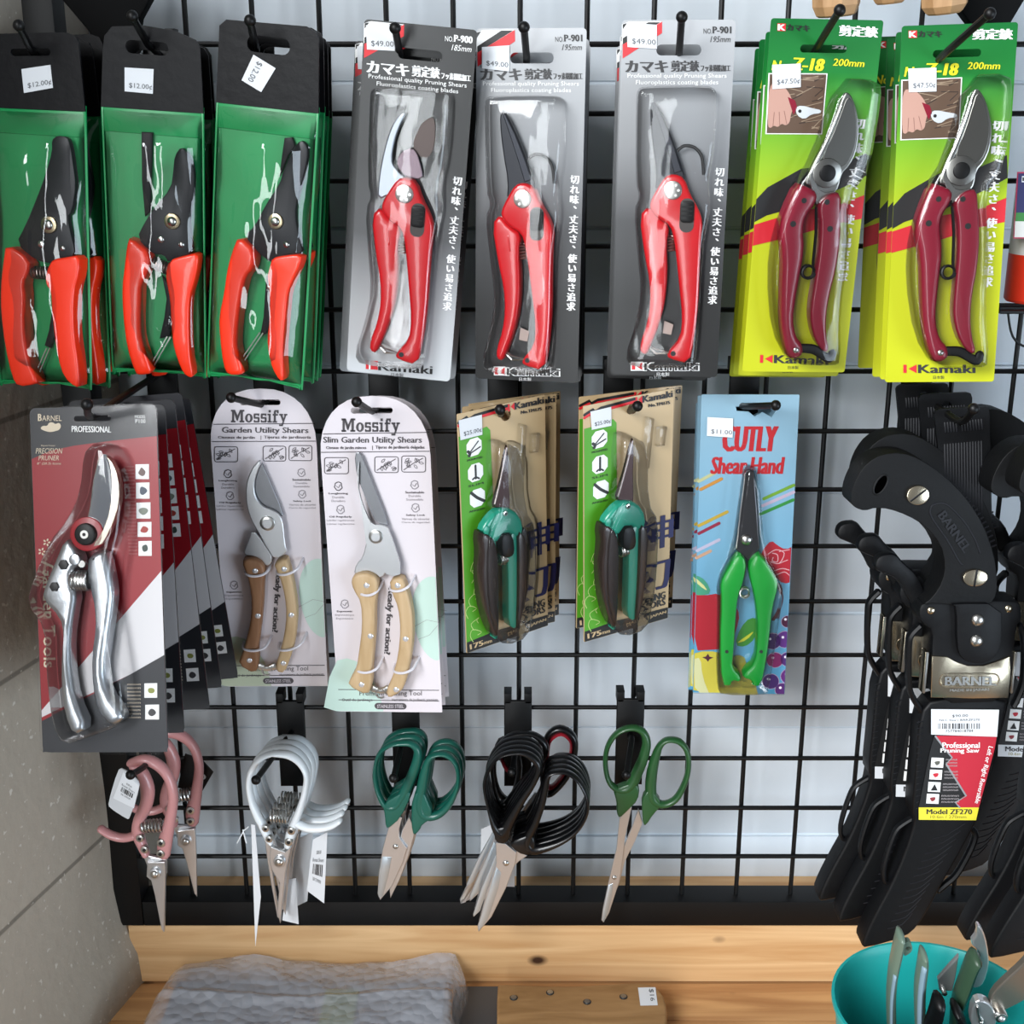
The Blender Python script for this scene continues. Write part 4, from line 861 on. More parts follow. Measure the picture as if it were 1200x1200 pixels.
tb('175', (596,1088), (650,1072), (594,1068), kraft, bold=.0004); tb('mm', (654,1070), (686,1062), (654,1060), kraft, bold=.0001); tb('MADE IN JAPAN', (755,1038), (918,985), (755,1024), kraft, bold=.0002)
rnd = random.Random(5)
for k in range(7):
    x, y = 600+rnd.uniform(-10, 20), 720+k*48; q = [(x, y+50), (x+rnd.uniform(-15, 15), y+25), (x+rnd.uniform(0, 30), y), (x+rnd.uniform(10, 40), y+10), (x+20, y+22)]
    m.loft([(*a, .0003) for a in cl(T.P(q, ct))], .0005, .00006, mat('#b4cf7a', .5), 4, sub=3)
m.build('card', T.e)
P = lambda p, d=.01: chaikin(T.P(p, ct, d), 1)
m = MB(); m.prism(T.P([(783,262),(786,330),(783,400),(785,490),(783,525),(718,515),(715,500),(745,400),(770,300)], ct, .009), .0065, .0095, dark_blade, .0008); m.loft([(*a, .0008) for a in T.P([(780,270),(748,400),(720,500)], ct, .009)], .0095, .0005, mat('#b7a9a6', .25, metal=1.), 6); body = m.build('scissors', T.e, 18)
m = MB(); m.prism(P([(655,605),(700,640),(710,720),(707,850),(702,1000),(692,1040),(665,990),(645,900),(638,780),(648,700),(643,640)]), .003, .0165, grip, .005, 3); hd = m.build('handle', body)
m = MB(); m.prism(P([(698,640),(716,655),(714,850),(707,1045),(690,1048),(700,950)], .01), .005, .013, teal, .001); m.build('handle_core', hd)
m = MB(); m.prism(P([(797,600),(830,640),(824,760),(814,880),(788,1000),(778,1000),(790,850),(795,720)]), .003, .0165, grip, .004, 3); hd = m.build('handle', body)
m = MB(); m.prism(P([(755,640),(800,600),(797,720),(792,850),(790,960),(780,1012),(748,990),(752,880),(755,760)]), .005, .014, teal, .0015); m.build('handle_core', hd)
m = MB(); m.prism(P([(648,600),(690,545),(728,515),(792,518),(830,578),(815,650),(750,605),(705,665),(665,615)]), .007, .0145, teal, .003, 3); m.prism(P([(650,605),(668,575),(690,598),(672,625)]), .0145, .0152, teal, .0004); m.build('hub', body)
m = MB(); m.cyl(*T.p(765, 543, ct, .0155), .0143, .0155, 15*T.k(ct), steel, 18, .0005); m.cyl(*T.p(765, 543, ct, .0155), .0155, .0157, 7*T.k(ct), black, 10); m.build('pivot_bolt', body)
m = MB(); m.prism(P([(725,625),(750,612),(775,622),(780,690),(762,712),(735,712),(722,690)]), .010, .0172, black, .002, 2); m.build('thumb_lock', body)
m = MB(); a = T.p(728, 728, ct, .009); b2 = T.p(762, 722, ct, .009); m.coil((a[0], -.009, a[1]), (b2[0], -.009, b2[1]), .0042, .0009, 4, steel); m.build('spring', body)
m = MB(); m.prism(chaikin(T.P([(690,240),(730,225),(800,262),(800,500),(845,570),(838,780),(820,920),(795,1020),(700,1050),(655,1010),(625,880),(625,700),(640,590),(690,500)], ct), 1), .0006, .0185, blister_film, .005, 3)
m.prism(T.P([(835,170),(862,175),(842,380),(815,375)], ct), .0004, .004, blister_film, .0012); m.prism(T.P([(880,212),(915,208),(905,285),(875,290)], ct), .0004, .004, blister_film, .0012); m.build('blister', T.e, 60)
TA = clone(TB, 'teal and black trimming scissors on kraft card, left one, hanging lower at its near corner', tuple(CAM + (Vector((-.0055, -.06, .5065))-CAM)*.98), (35, 2.9, -3.6))
sticker(TB, [(607,150),(693,130),(694,208),(613,225)], '$25.00¢', ct, .001); sticker(TA, [(62,186),(158,162),(160,245),(70,268)], '$25.00¢', ct, .001)
for src, px, Y, specs in ((TA, (588, 610), -.08, [(7, -7, -.058, 'kraft scissors card close behind the left front one, its brush writing peeking out right'), (13, -13, -.036, 'third kraft scissors card behind the left front one'), (16, -17, .0, '')]),
                          (TB, (735, 605), -.08, [(-4, -9, -.058, 'kraft scissors card close behind the right front one'), (5, -13, -.036, 'hindmost kraft scissors card behind the right front one')])):
    for dx, dy, Y2, lab in specs:
        if lab: clone(src, lab, dloc=shift(*px, Y, dx, dy, Y2), ypr=(-9, 0, 1), drop=('price_sticker',))
hook('black hook with ball tip through the left kraft scissors cards', 589, 430, (586, 480), -.125, bend=(587, 486, -.08))
hook('black hook with ball tip through the right kraft scissors cards', 725, 430, (747, 476), -.125, bend=(736, 482, -.08))
# ================================================================ bright green hand shears on light blue card
cc = (790, 440, 3.077); cc2 = (805, 580, 5.0)
CU = Thing('shears_pack', 'bright green handled hand shears on light blue card, front of its stack', 'packaged shears', (.1893, -.05, .4836), (-4.1, -1, -.8), 'green hand shears on light blue cards')
T = CU; w, h = .0765, .2555; m = MB(); sky = ramp_mat('light_blue_print', [(0, '#5db4e0'), (.35, '#7cc0e4'), (1, '#a9d2e8')], 'Z', -.128, .128, .3)
a = T.p(225, 133, cc); b2 = T.p(378, 100, cc)
o = rrect(-w/2, -h/2, w/2, h/2, .001); hole = T.P([(225,128),(222,112),(262,108),(290,96),(318,104),(350,112),(372,122),(352,150),(318,132),(290,148),(268,130)], cc)
m.prism(o, -.0008, 0, sky, holes=[hole])
cl = lambda q: [(min(max(a[0], -w/2+.0004), w/2-.0004), min(max(a[1], -h/2+.0004), h/2-.0004)) for a in q]
R2 = lambda p, mm, d=.0003, n=2: m.poly(cl(chaikin(T.P(p, cc2), n)), d, mm)
pr = mat('#c9182f', .45, name='crimson_print')
T.box(m, 'CUTLY', 174, 182, 362, 274, cc, .0005, mat('#cf1f2b', .45), bold=.0012, shear=.1); T.box(m, 'Shear Hand', 132, 293, 388, 355, cc, .0005, mat('#cf1f2b', .45), bold=.0007, shear=.12)
for p, col in (([(88,382),(148,350)], '#d8d9a0'), ([(95,411),(172,372)], '#e09a3c'), ([(88,542),(192,491)], '#d8b53c'), ([(88,570),(163,532)], '#a31f45'), ([(82,632),(163,592)], '#d5cfe8'), ([(80,658),(132,632)], '#e0b090'), ([(322,445),(432,395)], '#7fb52e'), ([(318,470),(432,420)], '#d8c3da'), ([(310,500),(430,448)], '#2f9a3c')):
    q = T.P(p, cc); m.loft([(*a, .0013) for a in q], .0003, .00006, mat(col, .45), 4, sub=1)
R2([(430,360),(450,310),(495,265),(530,295),(575,320),(640,300),(640,510),(560,520),(520,480),(480,430)], pr, .0003, 1)
for p in ([(470,350),(520,320),(570,340),(540,400),(490,390)], [(500,340),(530,350),(530,390),(500,385),(505,365)], [(540,400),(590,380)], [(520,440),(560,430),(600,440)], [(540,330),(600,320)], [(520,470),(570,450),(600,470)]):
    m.loft([(*a, .00035) for a in cl(T.P(p, cc2))], .0005, .00006, mat('#f0b9c0', .5), 4, sub=3)
m.loft([(*a, .0014) for a in T.P([(535,520),(555,600),(535,680),(505,730)], cc2)], .0004, .00006, mat('#5d1526', .5), 4)
R2([(0,590),(40,575),(100,590),(190,575),(280,640),(310,700),(290,790),(250,900),(0,915)], pr, .0003, 1)
R2([(0,480),(60,470),(110,500),(145,575),(80,590),(0,575)], mat('#4fae8a', .45), .0005, 1); R2([(30,480),(90,515),(125,565),(70,530)], mat('#e8e8a0', .45), .0007, 1)
R2([(0,960),(60,915),(180,915),(250,960),(300,930),(350,960),(330,1040),(400,1080),(415,1200),(0,1200)], mat('#e8d94e', .45), .0006, 1); R2([(35,960),(80,950),(90,1060),(140,1200),(50,1180)], mat('#ecebb0', .45), .0008, 1); R2([(88,948),(110,945),(122,928),(132,945),(155,950),(132,960),(122,975),(112,960)], mat('#4a1830', .5), .001, 0)
R2([(280,880),(310,780),(370,715),(430,730),(400,840),(340,890)], mat('#3f9a30', .45), .0005, 1); R2([(285,870),(340,830),(400,790),(350,850)], mat('#d6dc3c', .45), .0007, 1)
for x, y, r, col in ((590,740,42,'#4a1838'),(575,845,58,'#5a2a78'),(500,855,56,'#3d2058'),(515,965,54,'#7a1f58'),(595,1060,52,'#5a1f6a'),(490,1090,54,'#3f2060'),(590,960,50,'#4a2468'),(560,1140,50,'#4a1f60')):
    q = cl(circ(*T.p(x, y, cc2), r*T.k(cc2), 16)); m.poly(q, .0008, mat('#cdb8dc', .5)); q = cl(circ(*T.p(x, y, cc2), (r-4)*T.k(cc2), 16)); m.poly(q, .001, mat(col, .4)); m.poly(cl(circ(*T.p(x-14, y-14, cc2), 9*T.k(cc2), 8)), .0012, mat('#efe6f2', .5))
m.build('card', T.e)
P = lambda p, d=.01: chaikin(T.P(p, cc, d), 1)
vivid = mat('#119a33', .32, coat=.35, name='bright_green_plastic')
m = MB(); m.prism(T.P([(255,345),(272,338),(287,345),(298,480),(307,622),(285,650),(268,668),(238,640),(222,628),(238,480)], cc, .008), .006, .0095, mat('#4d4d50', .3, metal=.9, name='dark_steel_blade'), .0008); m.loft([(*a, .0006) for a in T.P([(256,352),(238,500),(224,622)], cc, .009)], .0095, .0004, steel, 5, sub=1); body = m.build('shears', T.e, 18)
x, z = T.p(260, 593, cc, .0095); m = MB(); m.dome(x, z, .0094, .003, 22*T.k(cc), steel, 18); m.build('pivot_bolt', body)
m = MB(); m.prism(P([(232,632),(260,662),(250,730),(228,790),(220,870),(213,990),(207,1045),(240,1078),(235,1097),(207,1090),(202,1112),(170,1107),(163,950),(170,800),(163,740),(190,690)]), .003, .0165, vivid, .003, 2); m.cyl(*T.p(190, 996, cc, .0166), .0163, .0168, 7*T.k(cc), ink_dark, 8); m.build('handle', body)
m = MB(); m.prism(P([(266,672),(290,640),(312,640),(367,722),(374,752),(352,830),(342,930),(332,1010),(312,1112),(280,1112),(278,1092),(245,1082),(250,1062),(287,1028),(296,950),(296,860),(285,780),(270,725)]), .003, .0165, vivid, .003, 2); m.cyl(*T.p(314, 996, cc, .0166), .0163, .0168, 7*T.k(cc), ink_dark, 8); m.build('handle', body)
m = MB(); x, z = T.p(252, 778, cc, .009); r = 17*T.k(cc); m.tube([(x+r*math.cos(t*.5), -.008-.0003*t, z+r*math.sin(t*.5)) for t in range(26)], .0008, steel, 6); m.build('spring', body)
m = MB(); m.prism(chaikin(T.P([(250,315),(300,330),(318,620),(385,730),(380,800),(358,940),(335,1110),(320,1125),(165,1125),(150,1100),(155,820),(150,740),(205,630),(235,420)], cc), 1), .0006, .0185, blister_film, .005, 3); m.build('blister', T.e, 60)
m = MB(); m.prism(rrect(-w/2-.0004, -h/2-.0004, w/2+.0004, h/2+.0004, .0015), .0005, .0009, film('card_film', .1, .012, 1.4, bump=.1, bscale=22, stretch=(1, 1, .35)), holes=[hole]); m.build('sleeve', T.e)
for dx, dy, Y2, lab in ((-5, -2, -.031, 'light blue shears card behind the front one, showing along its left edge'), (-8, 3, -.0115, 'hindmost light blue shears card of the stack')):
    clone(CU, lab, dloc=shift(870, 640, -.05, dx, dy, Y2), drop=())
sticker(CU, [(120,150),(213,155),(211,224),(118,218)], '$11.00', cc, .0017)
hook('black hook with ball tip holding the light blue shears cards', 873, 430, (909, 475), -.1, bend=(872, 476, -.052))
# ================================================================ pruning saws in black scabbards
cs = (960, 480, 3.333); csu = (960, 440, 3.333); cl_ = (940, 760, 3.335)
rubber = mat('#07080a', .58, spec=.25, bump=.12, bscale=300, name='black_rubber_grip'); nylon = mat('#06070a', .5, spec=.28, bump=.1, bscale=150, name='black_nylon')
nickel = mat('#c9bda6', .24, metal=1., bump=.05, bscale=60, name='nickel_plate'); ridge_m = mat('#15161b', .5, spec=.35, name='ridge_black')
label_yellow = mat('#e3d63a', .5, name='label_yellow'); label_red = mat('#b81f33', .45, name='label_red')
SY = -.115
SW = Thing('pruning_saw', 'pruning saw in black scabbard with whole red and black label and barcode sticker, frontmost', 'pruning saw', at(1080, 800, SY), (0, -3, 0), 'scabbard pruning saws')
T = SW
P = lambda p, c=cs, d=.006, n=1: chaikin(T.P(p, c, d), n)
# hanger tab
m = MB(); hx, hz = T.p(562, 178, csu, -.012)
m.prism(T.P([(450,150),(456,138),(470,131),(645,121),(658,124),(664,140),(674,560),(664,595),(580,590),(478,410)], csu, -.012), -.0155, -.0115, nylon, holes=[circ(hx, hz, .0042, 12)])
for k in range(14):
    x0 = 490+k*11; a = T.p(x0, 190-k*.6, csu, -.0115)
    for y0, y1 in ((185-k, 222-k), (270-k, min(585, 455+k*16))):
        if k > 5 and y0 < 200 or k < 5 and y0 < 200 or y0 > 200: m.loft([(*q, .0009) for q in T.P([(x0, y0), (x0+4, y1)], csu, -.0115)], -.0115, .0007, ridge_m, 5, sub=1)
m.build('hanger_tab', T.e)
# pistol grip
m = MB(); m.prism(P([(120,340),(128,300),(150,250),(185,205),(240,172),(320,165),(390,190),(480,250),(570,340),(640,450),(678,560),(690,640),(690,720),(660,760),(560,765),(440,750),(400,760),(440,730),(478,670),(490,600),(470,520),(410,450),(340,410),(270,385),(215,380),(175,393),(140,382),(122,365)], cs, .012), -.0125, .0145, rubber, .0085, 4)
gr = m.build('grip', T.e, 60)
m = MB(); x, z = T.p(240, 293, cs, .0145); k = T.k(cs)
q = [(x+ (24*math.cos(t)*.9 + 40*math.sin(t)*.42)*k, z + (40*math.sin(t) - 5*math.cos(t))*k) for t in [2*math.pi*i/18 for i in range(18)]]
m.loft([(*a, .001) for a in q], .0142, .0009, rubber, 8, closed=True, sub=1); m.poly(q, .0147, mat('#010101', .9, spec=0.)); m.build('lanyard_hole', gr)
for px, py, rx, rz, sl in ((383,333,45,40,1),(607,655,50,36,0)):
    x, z = T.p(px, py, cs, .0145); m = MB(); m.cyl(x, z, .0135, .0168, rx*k, nickel, 26, .001, rz=rz*k)
    a = .7 if sl else 1.5
    m.loft([(x-36*k*math.cos(a), z-34*k*math.sin(a), .0008), (x+36*k*math.cos(a), z+34*k*math.sin(a), .0008)], .0168, .0003, black, 6, sub=1); m.build('slotted_screw', gr)
m = MB(); ov = [(432,400),(440,375),(470,365),(505,375),(560,430),(605,500),(628,560)]; ov2 = [(432,400),(445,430),(500,510),(545,590),(560,605)]
for o_ in (ov, ov2): m.loft([(*a, .0007) for a in T.P(o_, cs, .0145)], .0146, .0006, ridge_m, 6)
m.text('BARNEL', T.p(462, 415, cs, .0147), T.p(565, 560, cs, .0147), T.p(492, 393, cs, .0147), .0152, ridge_m, bold=.0004)
for i in range(16):
    t = i/15; a = (485+170*t+30*math.sin(t*2.6), 305+255*t-25*math.sin(t*2)); m.loft([(*q, .0006) for q in T.P([a, (a[0]+28-8*t, a[1]-22+14*t)], cs, .013)], .0128, .0012, ridge_m, 5, sub=1)
m.build('embossed_mark', gr)
# guard below the grip and scabbard collar
m = MB(); m.prism(P([(215,610),(225,580),(250,565),(300,562),(330,600),(380,640),(410,700),(430,760),(400,790),(360,760),(330,700),(300,660),(250,640),(225,630)], cs, -.004), -.012, -.003, nylon, .003, 2); m.build('guard', T.e)
m = MB(); m.prism(P([(385,800),(390,765),(410,750),(490,745),(760,742),(788,760),(792,820),(770,845),(760,960),(755,1140),(440,1150),(435,960),(440,860),(400,835)], cs, .01), -.013, .012, nylon, .003, 2)
sh = m.build('scabbard', T.e)
m = MB(); m.prism(P([(455,255),(510,190),(800,185),(790,260),(770,345),(700,610),(690,650),(665,700),(600,820),(550,905),(500,1000),(450,1082),(400,1125),(245,1168),(230,1155),(250,1100),(290,1020),(345,920),(400,790),(440,660),(425,640),(440,470)], cl_, .006), -.012, .0085, nylon, .004, 3)
for i in range(13):
    t = i/12; x0 = 520-175*t; y0 = 715+350*t; m.loft([(*q, .0005) for q in T.P([(x0-10, y0+30), (x0+45, y0+14), (x0+115-30*t, y0-30)], cl_, .0085)], .0084, .0007, ridge_m, 5, sub=2)
for i in range(15):
    m.loft([(*q, .0004) for q in T.P([(450-i*.3, 290+i*24), (472-i*.6, 285+i*24)], cl_, .0085)], .0084, .0006, ridge_m, 4, sub=1)
m.build('scabbard_body', sh)
# strap wings
def wing(pts, hw=11):
    m = MB(); m.loft([(a[0], a[1], a[2]) for a in T.L([(*p, hw) for p in pts], cl_, 0)], 0, .0035, nylon, 8); m.build('strap_wing', sh)
wing([(445,655),(400,680),(365,712),(335,790),(318,860),(322,905),(340,915)]); wing([(640,690),(672,712),(672,750),(640,820),(600,885),(560,920),(530,945)], 14)
for pts in ([(395,845),(362,880),(352,920),(352,1060),(365,1120),(405,1185)], [(785,840),(800,880),(805,960),(800,1060),(780,1120),(760,1160)]): m = MB(); m.loft(T.L([(*p, 13) for p in pts], cs, .004), .002, .005, nylon, 8); m.build('side_frame', sh)
for xs in ((400, 428), (745, 770)):
    m = MB(); a = T.p(xs[0], 1108, cs, .012); b2 = T.p(xs[1], 945, cs, .012); m.prism(rrect(a[0], a[1], b2[0], b2[1], .001), .003, .0125, nickel, .001)
    m.loft([((a[0]+b2[0])/2, a[1]+.001, .0012), ((a[0]+b2[0])/2+.0005, b2[1]-.001, .0012)], .0125, .001, steel, 6, sub=1); m.build('buckle_bar', sh)
m = MB(); m.prism(T.P([(440,962),(500,965),(535,985),(580,1000),(640,1000),(690,985),(745,962),(748,1040),(738,1126),(600,1128),(436,1124)], cs, .013), .0118, .0135, nickel, .0006)
a = T.p(470, 1082, cs, .0135); b2 = T.p(705, 1032, cs, .0135); m.loft([(*q, .0008) for q in rrect(a[0], a[1], b2[0], b2[1], (b2[1]-a[1])*.48, 5)], .0135, .0007, nickel, 6, closed=True, sub=1)
m.text('BARNEL', T.p(492, 1076, cs, .0135), T.p(688, 1076, cs, .0135), T.p(492, 1042, cs, .0135), .0142, steel, bold=.0005); m.text('MADE IN JAPAN', T.p(510, 1104, cs, .0135), T.p(662, 1100, cs, .0135), T.p(510, 1092, cs, .0135), .0138, steel, bold=.0001); m.build('nickel_plate', sh)
m = MB(); m.prism(P([(512,756),(708,756),(712,900),(690,960),(650,990),(590,990),(550,965),(537,920),(535,770)], cs, .016, 1), .0115, .0175, nylon, .0015, 2); tg = m.build('strap_tongue', sh)
for px, py, r, d in ((620,822,27,.0174),(615,903,27,.0174)): m = MB(); m.dome(*T.p(px, py, cs, d), d, .003, r*k, steel, 16); m.build('rivet', tg)
for px, py in ((437,785),(740,778)): m = MB(); m.dome(*T.p(px, py, cs, .012), .0118, .0016, 17*k, nickel, 14); m.build('rivet', sh)
# label
m = MB(); LB = lambda p, mm, d: m.poly(T.P(p, cl_, .009), d, mm)
lab0 = .0092
m.prism(T.P([(520,330),(762,330),(755,380),(690,625),(678,670),(455,668),(457,615),(500,400)], cl_, .009), .0084, lab0, ink_black)
LB([(520,340),(760,342),(752,390),(690,622),(615,620),(598,600),(640,572),(562,450),(585,425),(560,395)], label_red, lab0+.0002)
m.loft([(*a, .0007) for a in T.P([(520,342),(560,395),(585,425),(562,450),(640,575),(598,600),(615,620)], cl_, .009)], lab0+.0004, .00008, mat('#8b8d90', .4), 4, sub=1)
LB([(455,620),(690,620),(679,670),(455,668)], label_yellow, lab0+.0003)
t_ = lambda s, x0, y0, x1, y1, mm, **q: m.text(s, T.p(x0, y1, cl_, .009), T.p(x1, y1, cl_, .009), T.p(x0, y0, cl_, .009), lab0+.0006, mm, **q)
t_('Professional', 548, 365, 692, 387, ink_white, bold=.0002); t_('Pruning Saw', 540, 388, 690, 410, ink_white, bold=.0002); t_('Model ZF270', 486, 626, 662, 646, ink_dark, bold=.0002); t_('10.6in / 270mm', 500, 650, 640, 662, mat('#8d8735', .5))
m.text('Left or Right Reversible', T.p(722, 378, cl_, .009), T.p(668, 600, cl_, .009), T.p(745, 384, cl_, .009), lab0+.0006, ink_white, bold=.0001)
for i, y in enumerate((425, 472, 520, 566)):
    x = 505-i*6; LB([(x,y),(x+48,y+2),(x+45,y+40),(x-3,y+38)], ink_white, lab0+.0003)
    cx, cz_ = T.p(x+23, y+21, cl_, .009); r = 15*T.k(cl_)
    if i == 2: m.poly([(cx-r, cz_-r), (cx+r, cz_-r), (cx, cz_+r)], lab0+.0005, ink_black)
    else: m.poly(chaikin([(cx+r*(1.1 if j % 2 else .7)*math.cos(j*.9), cz_+r*(.8 if j % 2 else .6)*math.sin(j*.9)) for j in range(7)], 2), lab0+.0005, mat(('#5b5a52', '#c02535', '', '#8a2f36')[i], .5))
    for j in range(3): t_('nnuonnun', x+56, y+5+j*12, x+100+8*i, y+11+j*12, mat('#a9a2a4', .6))
m.build('label', sh)
q4 = [(505,238),(770,240),(762,345),(505,336)]; m = MB(); d = .0105; Q = T.P(q4, cl_, d); m.prism(chaikin(Q, 0), d-.0008, d, white_label)
st = lambda s, x0, y0, x1, y1: m.text(s, T.p(x0, y1, cl_, d), T.p(x1, y1-2, cl_, d), T.p(x0, y0, cl_, d), d+.0002, ink_dark)
st('$90.00', 586, 258, 648, 270); st('NLC Saw | BARZF270', 536, 276, 694, 286); st('757784018784', 560, 318, 668, 328)
rnd = random.Random(4); x = 532
while x < 696:
    wv = rnd.choice((2, 3, 6)); m.poly(T.P([(x,292),(x+wv,292),(x+wv,314),(x,314)], cl_, d), d+.0002, ink_dark); x += wv+rnd.choice((2, 4, 7))
m.build('barcode_sticker', T.e)
ref = at(1080, 800, SY)
pale = {}
def saw(label, px, py, Y, roll, dg=(0, 0)):
    t = clone(SW, label, dloc=at(px, py, Y)-ref, ypr=(0, 0, roll))
    for ch in t.e.children:
        n0 = ch.name.split('.')[0]
        if n0 == 'grip': ch.location = (dg[0], 0, dg[1])   # the saw sits a little differently in each scabbard
        if n0 == 'scabbard':
            for c in ch.children:
                if c.name.split('.')[0] == 'label':
                    if not pale:
                        pale['m'] = c.data.copy()
                        for i, mm in enumerate(pale['m'].materials):
                            if mm == label_yellow: pale['m'].materials[i] = white_label
                    c.data = pale['m']
    return t
saw('pruning saw in black scabbard directly behind the frontmost one, white sticker peeking out', 1056, 776, -.089, 1.2, (.017, .002))
saw('hindmost scabbard pruning saw of the full stack, its blade tip furthest left', 1031, 758, -.062, 1.3, (.035, -.008))
saw('pruning saw at right image edge whose scabbard tip hangs just above the teal bucket', 1224, 792, -.12, 3.0)
saw('pruning saw tucked deep between the front saw and right edge, white model strip showing', 1178, 735, -.035, 1.5)
saw('pruning saw furthest right, only its dark scabbard tip inside the frame', 1258, 800, -.16, 3.0)
hook('black hook with ball tip through the hanger tabs of scabbard saws', 1075, 430, (1141, 479), -.17, bend=(1127, 494, -.125))
# ================================================================ bonsai snips
def paper_tag(T, quad, c, d, name='hang_tag', codes=True, parent=None, rows=((.30, .42), (.72, .8))):
    Q = [Vector(p) for p in T.P(quad, c, d)]; m = MB(); m.prism([tuple(p) for p in Q], d-.0006, d, white_label)
    def uv(u, v): return Q[0]*(1-u)*(1-v)+Q[1]*u*(1-v)+Q[2]*u*v+Q[3]*(1-u)*v
    if codes:
        rnd = random.Random(2); u = .2
        while u < .8:
            w = rnd.choice((.02, .035, .06)); m.poly([tuple(uv(u, .46)), tuple(uv(u+w, .46)), tuple(uv(u+w, .64)), tuple(uv(u, .64))], d+.0002, ink_dark); u += w+rnd.choice((.02, .04))
        m.text('$38.00', uv(.35, .30), uv(.65, .30), uv(.35, .23), d+.0002, ink); m.text('Bonsai Shears', uv(.15, .42), uv(.85, .42), uv(.15, .35), d+.0002, ink); m.text('38129000', uv(.25, .75), uv(.75, .75), uv(.25, .69), d+.0002, ink)
    return m.build(name, parent or T.e)
white_enamel = mat('#e9eff3', .3, coat=.4, name='white_enamel'); pink_enamel = mat('#c48a8a', .35, coat=.35, name='pink_enamel')
c2 = (270, 840, 4.444); cp = (100, 840, 4.615)
def snip(name, label, px, py, Y, ypr, c, D, enamel, group):
    T = Thing(name, label, 'snips', at(px, py, Y), ypr, group)
    for key in ('left', 'right'):
        m = MB(); m.loft(T.L(D[key], c), .0, .0055, enamel, 12)
        if key+'_spur' in D: m.loft(T.L(D[key+'_spur'], c), .0, .005, enamel, 10)
        hd = m.build('handle', T.e, 60)
        for q in D[key+'_screws']:
            x, z = T.p(q[0], q[1], c, .005); r = q[2]*T.k(c); m = MB(); m.cyl(x, z, .003, .0068, r, steel, 16, .0006); m.cyl(x, z, .0066, .0070, r*.5, ink_black, 6); m.build('screw', hd)
    for i, key in enumerate(('blade_back', 'blade_front')):
        m = MB(); d0 = -.002+.0035*i; m.prism(T.P(D[key], c), d0, d0+.0032, satin, .0007); m.build('blade', T.e, 18)
    x, z = T.p(*D['bolt'][:2], c, .006); r = D['bolt'][2]*T.k(c); m = MB(); m.cyl(x, z, .004, .0075, r, satin, 22, .0008); m.dome(x, z, .0075, .002, r*.7, steel, 16); m.build('pivot_bolt', T.e)
    a, b2 = [T.p(*q, c) for q in D['spring']]; m = MB(); m.coil((a[0], -.001, a[1]), (b2[0], -.001, b2[1]), .0052, .0009, 6, steel); m.build('spring', T.e)
    return T
WS = snip('bonsai_snips', 'white handled bonsai snips in front of their stack, ball of hook inside the loop', 325, 970, -.078, (-4, -2, 0), c2,
  dict(left=[(222,190,14),(160,215,17),(112,275,18),(97,350,18),(112,440,20),(140,510,24),(165,560,26),(200,630,24),(215,655,14)], left_screws=[(185,580,21),(203,635,21)],
   right=[(215,190,14),(300,198,20),(360,235,19),(396,300,17),(390,380,18),(365,470,20),(335,550,25),(315,610,30),(300,670,24)], right_screws=[(318,592,24),(305,650,24)], right_spur=[(340,550,22),(400,578,24),(470,580,22),(530,565,20),(572,540,15)],
   blade_back=[(190,560),(215,600),(245,690),(215,770),(232,900),(262,1055),(245,1040),(215,880),(195,760),(180,640)], blade_front=[(215,660),(290,690),(325,660),(305,740),(292,800),(285,880),(265,1062),(250,1000),(262,850),(225,790),(210,740)], bolt=(255,755,36), spring=((212,512),(305,520))), white_enamel, 'white bonsai snips')
paper_tag(WS, [(108,560),(128,565),(158,940),(130,1195)], c2, .010, codes=False)
m = MB(); a = WS.L([(110,545,2),(85,565,2),(50,630,2)], c2); m.tube([(p[0], -.009, p[1]) for p in a], .0006, white_enamel, 5); a = WS.L([(80,560,2),(98,630,2)], c2); m.tube([(p[0], -.009, p[1]) for p in a], .0006, white_enamel, 5); m.build('tag_string', WS.e)
for dx, dy, Y2, lab in ((4, -8, -.061, 'white bonsai snips second in their stack, just behind the front pair'), (9, -15, -.044, 'white bonsai snips third in their stack'), (13, -22, -.027, 'hindmost white bonsai snips, nearest the wire grid')):
    c_ = clone(WS, lab, dloc=shift(325, 970, -.078, dx, dy, Y2), ypr=(0, 0, -1), drop=('hang_tag', 'tag_string'))
    if dy == -8: paper_tag(c_, [(430,640),(505,600),(488,972),(398,905)], c2, -.001, rows=()); paper_tag(c_, [(300,850),(340,840),(355,1080),(270,1060)], c2, -.002, codes=False)
    if dy == -15: paper_tag(c_, [(340,640),(430,600),(400,960),(300,1010)], c2, -.002, codes=False)
hook('black hook holding the white bonsai snips', 340, 820, (300, 914), -.10, bend=(322, 884, -.06))
PK = snip('bonsai_snips', 'pink handled bonsai snips in front, spur pointing left and plastic tag on top', 180, 985, -.09, (-4, -2, -1), cp,
  dict(left=[(250,262,18),(300,290,34),(335,380,44),(330,470,40),(290,560,36),(285,630,38),(310,700,30),(330,745,22)], left_screws=[(297,655,24),(322,716,24)], left_spur=[(275,640,26),(210,655,25),(140,640,24),(80,603,20)],
   right=[(240,250,22),(320,232,32),(395,262,34),(452,330,30),(475,430,30),(462,540,34),(440,640,42),(428,700,46),(428,748,36)], right_screws=[(411,680,26),(408,738,26)],
   blade_back=[(310,740),(440,770),(440,850),(400,900),(345,870),(335,800)], blade_front=[(345,770),(440,770),(442,830),(440,950),(434,1150),(420,1130),(385,950),(365,870),(340,850)], bolt=(376,848,36), spring=((312,588),(425,584))), pink_enamel, 'pink bonsai snips')
PK2 = clone(PK, 'pink handled bonsai snips behind, higher up beside the black frame tube', dloc=shift(180, 985, -.09, 33, -36, -.035), ypr=(10, 0, -3))
plast = mat('#c9ccd0', .3, name='clear_plastic_sleeve')
